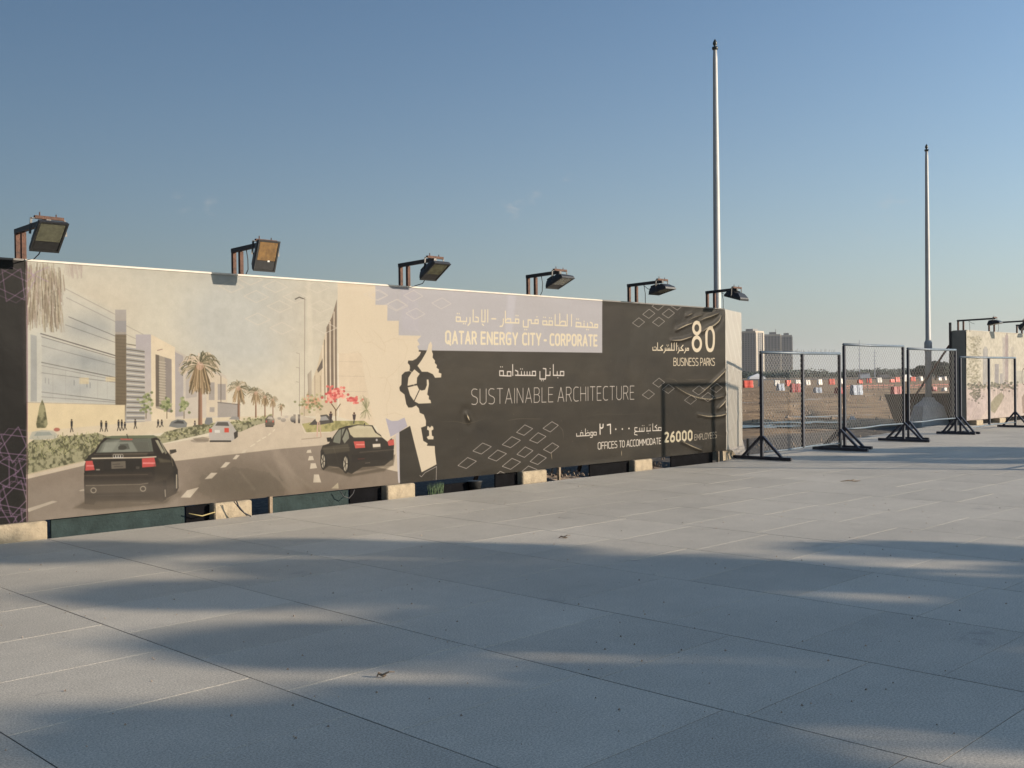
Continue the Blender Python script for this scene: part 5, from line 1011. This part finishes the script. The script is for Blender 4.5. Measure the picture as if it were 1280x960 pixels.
def netting(x0, y0, x1, y1, label):
    a0 = ray(x0, y0); a0 = Vector((a0.x, a0.y))*(CAMH+.1)/-a0.z; a1 = ray(x1, y1); a1 = Vector((a1.x, a1.y))*(CAMH+.1)/-a1.z
    t = empty('safety_netting', (a0.x, a0.y, -.12), label, 'netting', 'strips of red safety netting'); n_ = 9; d = (a1-a0)
    for k in range(n_+1): b_ = MB(); p = d*(k/n_); b_.tube([(p.x, p.y, 0), (p.x, p.y, .75)], .025, 5); b_.build('stake', M['black_steel'], t)
    b_ = MB(); m_ = 60
    for k in range(m_+1):
        p = d*(k/m_); s_ = .10*abs(math.sin(k/m_*n_*math.pi))
        for z in (.36, .40, .56, .64): b_.v.append((p.x, p.y, z-s_))
    for k in range(m_):
        for j in (0, 2):
            if (k+j) % 3: b_.f.append((k*4+j, (k+1)*4+j, (k+1)*4+j+1, k*4+j+1))
    b_.build('net', M['net'], t)
netting(1056, 489, 1118, 487.5, 'red safety netting strung across the plot behind the second panel'); netting(1136, 488, 1192, 486.5, 'red safety netting strung behind the pole and strut')

# ------------------------------------------------------------------ far skyline
def tower(px, D, yawdeg, wl, wr_, h, label, crown=0, floors=21, colsL=6, colsR=4, warm=True):
    p = at(px, 466, D); t = empty('apartment_tower', (p.x, p.y, 0), label, 'tower', 'apartment towers on the horizon', rz=-yaw-R(yawdeg))
    def P(name, m_, f, par=t, kind=None): b_ = MB(); f(b_); return b_.build(name, m_, par, kind=kind)
    # corner nearest the camera at the origin; left face runs to -x, right face runs to +y
    w = P('wall', M['tower_grey'], lambda b_: b_.box(-wl, 0, 0, wr_, 0, h))
    P('parapet', M['tower_warm'], lambda b_: (b_.box(-wl-.4, .4, -.4, .0, h-1.2, h+.8), b_.box(.003, .4, 0.003, wr_+.4, h-1.2, h+.8)))
    P('plant_room', M['tower_grey'], lambda b_: b_.box(-wl*.7, -wl*.25, wr_*.2, wr_*.8, h+.003, h+3.4))
    if crown: P('mast', M['tower_grey'], lambda b_: b_.tube([(-wl*.3, wr_*.5, h+3), (-wl*.3, wr_*.5, h+3+crown)], .35, 5))
    fh = h/floors
    def wins(b_):
        for f_ in range(1, floors):
            z0 = f_*fh+fh*.25; z1 = z0+fh*.55
            for c_ in range(colsL):
                x = -wl+(c_+.25)*wl/colsL; b_.box(x, x+wl/colsL*.5, -.12, .002, z0, z1)
            for c_ in range(colsR):
                y = (c_+.22)*wr_/colsR; b_.box(-.002, .12, y, y+wr_/colsR*.5, z0, z1)
    P('windows', M['window'], wins, kind='stuff')
    def bays(b_):
        for c_ in range(0, colsL+1, 2): b_.box(-wl+c_*wl/colsL-.3, -wl+c_*wl/colsL+.3, -.5, 0, 0, h-1.3)
        for f_ in range(2, floors, 1): b_.box(.0, .9, wr_*.30, wr_*.70, f_*fh-.2, f_*fh+.15)
    P('balconies', M['tower_grey'], bays, kind='stuff')
    if warm: P('pier', M['tower_warm'], lambda b_: (b_.box(.0, 1.1, .2, wr_*.18, 0, h-1.3), b_.box(.0, 1.1, wr_*.84, wr_-.2, 0, h-1.3)))
    return t
DT = 1200
tower(944.5, DT, 46, 21.5, 17, 51.5, 'left apartment tower on the horizon with a sunlit cream edge')
tower(975.5, DT+40, 16, 18, 12, 49, 'middle apartment tower on the horizon topped by a small mast', crown=4, colsL=5, colsR=2)
tower(990.0, DT+110, 14, 14, 10, 50.5, 'right apartment tower on the horizon, partly behind its neighbour', colsL=4, colsR=2)
# far masts
for px, y0, D, lb in ((1074.5, 425, 420, 'tall thin lattice mast on the horizon behind the second panel'), (1093.5, 437, 420, 'shorter thin mast on the horizon right of the tall one')):
    p = at(px, 467, D); top = at(px, y0, D); b_ = MB(); b_.tube([(p.x, p.y, -.2), (p.x, p.y, top.z)], [.22, .10], 6)
    for k in range(4): b_.tube([(p.x-.5, p.y+.5, top.z*(.5+.13*k)), (p.x+.5, p.y-.5, top.z*(.5+.13*k))], .08, 4)
    tag(b_.build('mast', M['bluegrey']), lb, 'mast', 'thin masts on the horizon')
# tree belt: leaf clumps
def clump_mesh(b_, c, rx, ry, rz_, n_, leaf, col=None):
    for i in range(n_):
        while True:
            v = Vector((random.uniform(-1, 1), random.uniform(-1, 1), random.uniform(-1, 1)))
            if v.length < 1: break
        v = v.normalized()*v.length**.5; p = Vector((c[0]+v.x*rx, c[1]+v.y*ry, c[2]+v.z*rz_)); u = Vector((random.gauss(0, 1), random.gauss(0, 1), random.gauss(0, 1))).normalized(); w_ = u.orthogonal().normalized()*leaf*random.uniform(.5, 1.2); u *= leaf*random.uniform(.6, 1.3)
        b_.add([p-u, p+w_, p+u, p-w_], [(0, 1, 2, 3)])
b_ = MB()
for i in range(260):
    px = random.uniform(880, 1330); D = random.uniform(520, 680); p = at(px, 466, D); hh = random.uniform(2.2, 4.3)*(1.0 if px < 1010 else (1.12 if px < 1200 else .9)); 
    if 1028 < px < 1052: hh *= .75
    clump_mesh(b_, (p.x, p.y, hh*.45), hh*1.2, hh*1.2, hh*.6, 70, .62)
tag(b_.build('tree_belt', M['far_leaf'], kind='stuff'), 'low dark belt of trees and scrub along the horizon', 'trees', kind='stuff')
def far_tree(px, D, w_, h, label):
    p = at(px, 466, D); t = empty('bushy_tree', (p.x, p.y, -.15), label, 'tree', 'rounded trees on the horizon'); b2 = MB()
    for k in range(9): an = k*2.4; rr_ = w_*.28*(k/9)**.5; clump_mesh(b2, (math.cos(an)*rr_*1.5, math.sin(an)*rr_*1.5, h*(.62+.16*math.cos(k*1.7))), w_*.27, w_*.27, h*.25, 240, .36)
    b2.build('crown', M['far_leaf'], t, kind=None); b2 = MB(); b2.tube([(0, 0, 0), (.1, 0, h*.3), (0, 0, h*.6)], [.35, .28, .15], 7); b2.tube([(.1, 0, h*.3), (w_*.2, 0, h*.6)], [.2, .1], 6); b2.tube([(.1, 0, h*.3), (-w_*.2, .3, h*.6)], [.2, .1], 6); b2.build('trunk', M['trunk'], t)
far_tree(1170, 260, 6.4, 4.6, 'rounded dark tree on the horizon right behind the pole'); far_tree(1152, 265, 4.4, 3.6, 'smaller rounded tree on the horizon left of the pole'); far_tree(1190, 265, 4.4, 3.4, 'dark tree on the horizon just left of the distant hoarding')
# far objects on the plot edge
def far_car(px, D, w_, m_, label):
    p = at(px, 470, D); t = empty('parked_car', (p.x, p.y, -.14), label, 'car', 'vehicles parked at the far edge of the plot', rz=-yaw+random.uniform(-.3, .3)); b2 = MB()
    b2.add([(-w_/2, -.8, .35), (w_/2, -.8, .35), (w_/2, .8, .35), (-w_/2, .8, .35), (-w_/2, -.8, .85), (w_/2, -.8, .8), (w_/2, .8, .8), (-w_/2, .8, .85), (-w_*.42, -.7, 1.4), (w_*.15, -.7, 1.4), (w_*.15, .7, 1.4), (-w_*.42, .7, 1.4), (w_*.3, -.8, .85), (w_*.3, .8, .85)], [(3, 2, 1, 0), (0, 1, 5, 12, 4), (2, 3, 7, 13, 6), (1, 2, 6, 5), (3, 0, 4, 7), (5, 6, 13, 12), (4, 12, 9, 8), (7, 11, 10, 13), (8, 9, 10, 11), (12, 13, 10, 9), (4, 8, 11, 7)]); b2.build('body', m_, t)
    for x in (-w_*.32, w_*.32):
        b2 = MB(); b2.tube([(x, -.85, .33), (x, .85, .33)], .33, 10); b2.build('wheel', M['tyre'], t)
for px, D, w_, m_, lb in ((1136, 330, 4.2, M['van'], 'pale car parked far off left of the pole'), (1146, 340, 4.4, M['darkcar'], 'dark car parked far off just left of the pole'), (1178, 330, 4.6, M['van'], 'white car parked far off right of the pole'), (1106, 340, 4.2, M['darkcar'], 'dark car parked far off behind the second panel')): far_car(px, D, w_, m_, lb)
p = at(945.5, 470, 420); t = empty('tent', (p.x, p.y, -.15), 'pale peaked tent far off between hoarding and first panel', 'tent', rz=-yaw); b2 = MB(); b2.add([(-3.4, -2, 0), (3.4, -2, 0), (3.4, 2, 0), (-3.4, 2, 0), (-3, -1.8, 1.0), (3, -1.8, 1.0), (3, 1.8, 1.0), (-3, 1.8, 1.0), (0.5, 0, 2.4)], [(0, 1, 5, 4), (1, 2, 6, 5), (2, 3, 7, 6), (3, 0, 4, 7), (4, 5, 8), (5, 6, 8), (6, 7, 8), (7, 4, 8)]); b2.build('canvas', M['van'], t)
p = at(1080, 475, 190); t = empty('hut', (p.x, p.y, -.14), 'small grey hut on posts behind the far row of barriers', 'hut', rz=-yaw); b2 = MB(); b2.box(-.9, .9, -.6, .6, 1.0, 1.9); b2.build('cabin', M['bluegrey'], t); b2 = MB(); b2.box(-1.1, 1.1, -.8, .8, 1.903, 2.02); b2.build('roof', M['darkcar'], t)
for x in (-.8, .8): b2 = MB(); b2.sqtube((x, 0, 0), (x, 0, 1.0), .14); b2.build('post', M['darkcar'], t)
# far embankment and road
b2 = MB(); q0, q1 = at(700, 470, 360), at(1500, 470, 330)
d_ = Vector((q1.x-q0.x, q1.y-q0.y)).normalized(); nn_ = Vector((-d_.y, d_.x)); N_ = 120
for k in range(N_+1):
    c = Vector((q0.x, q0.y)).lerp(Vector((q1.x, q1.y)), k/N_); hz_ = .25+.3*vnoise(np.array([k*.4]), np.array([.5]), 5)[0]
    for o_, z in ((-7, -.3), (-3, hz_*.8-.1), (3, hz_-.1), (8, -.3)): p2 = c+nn_*o_; b2.v.append((p2.x, p2.y, z))
for k in range(N_):
    for j in range(3): b2.f.append((k*4+j, (k+1)*4+j, (k+1)*4+j+1, k*4+j+1))
b2.build('embankment', mat('dark_soil', (.08, .068, .055), .95, 0, (.2, .3)), kind='structure', smooth=True)

# ------------------------------------------------------------------ trees behind the camera: their long shadows cross the pavement
pq = lambda p_, q_: (q_*.839+p_*.545, q_*.545-p_*.839)
def broad_tree(p_, q_, h, R_, label, clumps=16, leaves=260, leaf=.11, low=.42):
    x, y = pq(p_, q_); t = empty('street_tree', (x, y, 0), label, 'tree', 'trees beside the pavement behind the camera')
    b2 = MB(); b2.tube([(0, 0, -.1), (.05, 0, h*.25), (0, .08, h*.5), (0, 0, h*.8)], [.14, .11, .08, .03], 8)
    cs = []
    for k in range(clumps):
        an = k*2.399; z = h*(low+(1-low)*(k+.5)/clumps); rr_ = R_*math.sqrt(max(.05, 1-((z/h-(low+1)/2)/((1-low)/1.9))**2))*random.uniform(.45, .95); c = (math.cos(an)*rr_, math.sin(an)*rr_, z); cs.append(c)
        b2.tube([(0, 0, z-h*.14), (c[0]*.6, c[1]*.6, z-.12*h*.4), c], [.04, .025, .01], 5)
    b2.build('trunk', M['trunk'], t); b2 = MB()
    for c in cs: clump_mesh(b2, c, R_*.42, R_*.42, R_*.26, leaves, leaf)
    b2.build('crown', M['leaf'], t)
def palm_tree(p_, q_, h, R_, label, nf=34):
    x, y = pq(p_, q_); t = empty('palm_tree', (x, y, 0), label, 'tree', 'palms beside the pavement behind the camera')
    b2 = MB(); b2.tube([(0, 0, -.1), (.03, 0, h*.5), (0, 0, h*.8)], [.22, .17, .16], 10); b2.build('trunk', M['trunk'], t); b2 = MB()
    for k in range(nf):
        an = k*2.399; el = random.uniform(-.3, 1.2); d = Vector((math.cos(an), math.sin(an), 0)); L = R_*random.uniform(.85, 1.1); pts_ = [Vector((0, 0, h*.8))+d*(L*s_*math.cos(el)*.98)+Vector((0, 0, 1))*(L*s_*math.sin(el)*.75-L*.55*s_*s_) for s_ in np.linspace(0, 1, 9)]
        b2.tube(pts_, [.02]*8+[.005], 4)
        sd = d.cross(Vector((0, 0, 1)))
        for i in range(1, 9):
            for jj in range(3):
                a_ = pts_[i-1].lerp(pts_[i], jj/3)
                for s_ in (-1, 1): e = a_+sd*s_*.32+d*.16+Vector((0, 0, -.14)); b2.add([a_, a_+d*.05, e], [(0, 1, 2)])
    b2.build('crown', M['frond'], t)
broad_tree(22.2, 9.0, 8.2, 1.15, 'leafy street tree shading the middle of the pavement, nearest the hoarding', low=.36)
broad_tree(23.2, 8.1, 7.4, 1.0, 'leafy street tree standing between the palm and the hoarding side', low=.4)
broad_tree(21.7, 7.3, 7.3, 1.1, 'leafy street tree, its shadow crossing the centre foreground')
palm_tree(24.2, 8.1, 9.0, 1.7, 'slim date palm between two leafy trees')
palm_tree(23.2, 5.9, 7.6, 1.7, 'date palm, its feathery shadow streaking the left foreground')
broad_tree(21.2, 6.1, 6.8, 1.0, 'leafy street tree beside the feathery palm, shading the right foreground')
broad_tree(21.7, 4.8, 6.5, 1.3, 'small leafy tree shading the lower right of the view')
broad_tree(22.7, 3.8, 8.0, 1.15, 'leafy street tree shading the bottom edge of the view', low=.25)
broad_tree(24.2, 20.9, 6.3, 1.2, 'leafy tree, its shadow on the paving before the mesh panels')
broad_tree(24.7, 23.0, 6.2, 1.3, 'leafy tree, its shadow reaching the foot of the third mesh panel')

# ------------------------------------------------------------------ dusty air
hm_ = bpy.data.materials.new('haze'); hb = MB(); hb.box(-2600, 2600, -2600, 2600, -1.3, 62); hz_o = hb.build('haze', hm_, kind='stuff')
tag(hz_o, 'pale dusty air softening everything far away', 'haze', kind='stuff')
hm_.use_nodes = True; n = hm_.node_tree; n.nodes.remove(n.nodes['Principled BSDF']); pv = n.nodes.new('ShaderNodeVolumePrincipled')
pv.inputs['Color'].default_value = (.90, .91, .92, 1); pv.inputs['Density'].default_value = .00012; pv.inputs['Anisotropy'].default_value = .2
n.links.new(pv.outputs[0], n.nodes['Material Output'].inputs['Volume'])
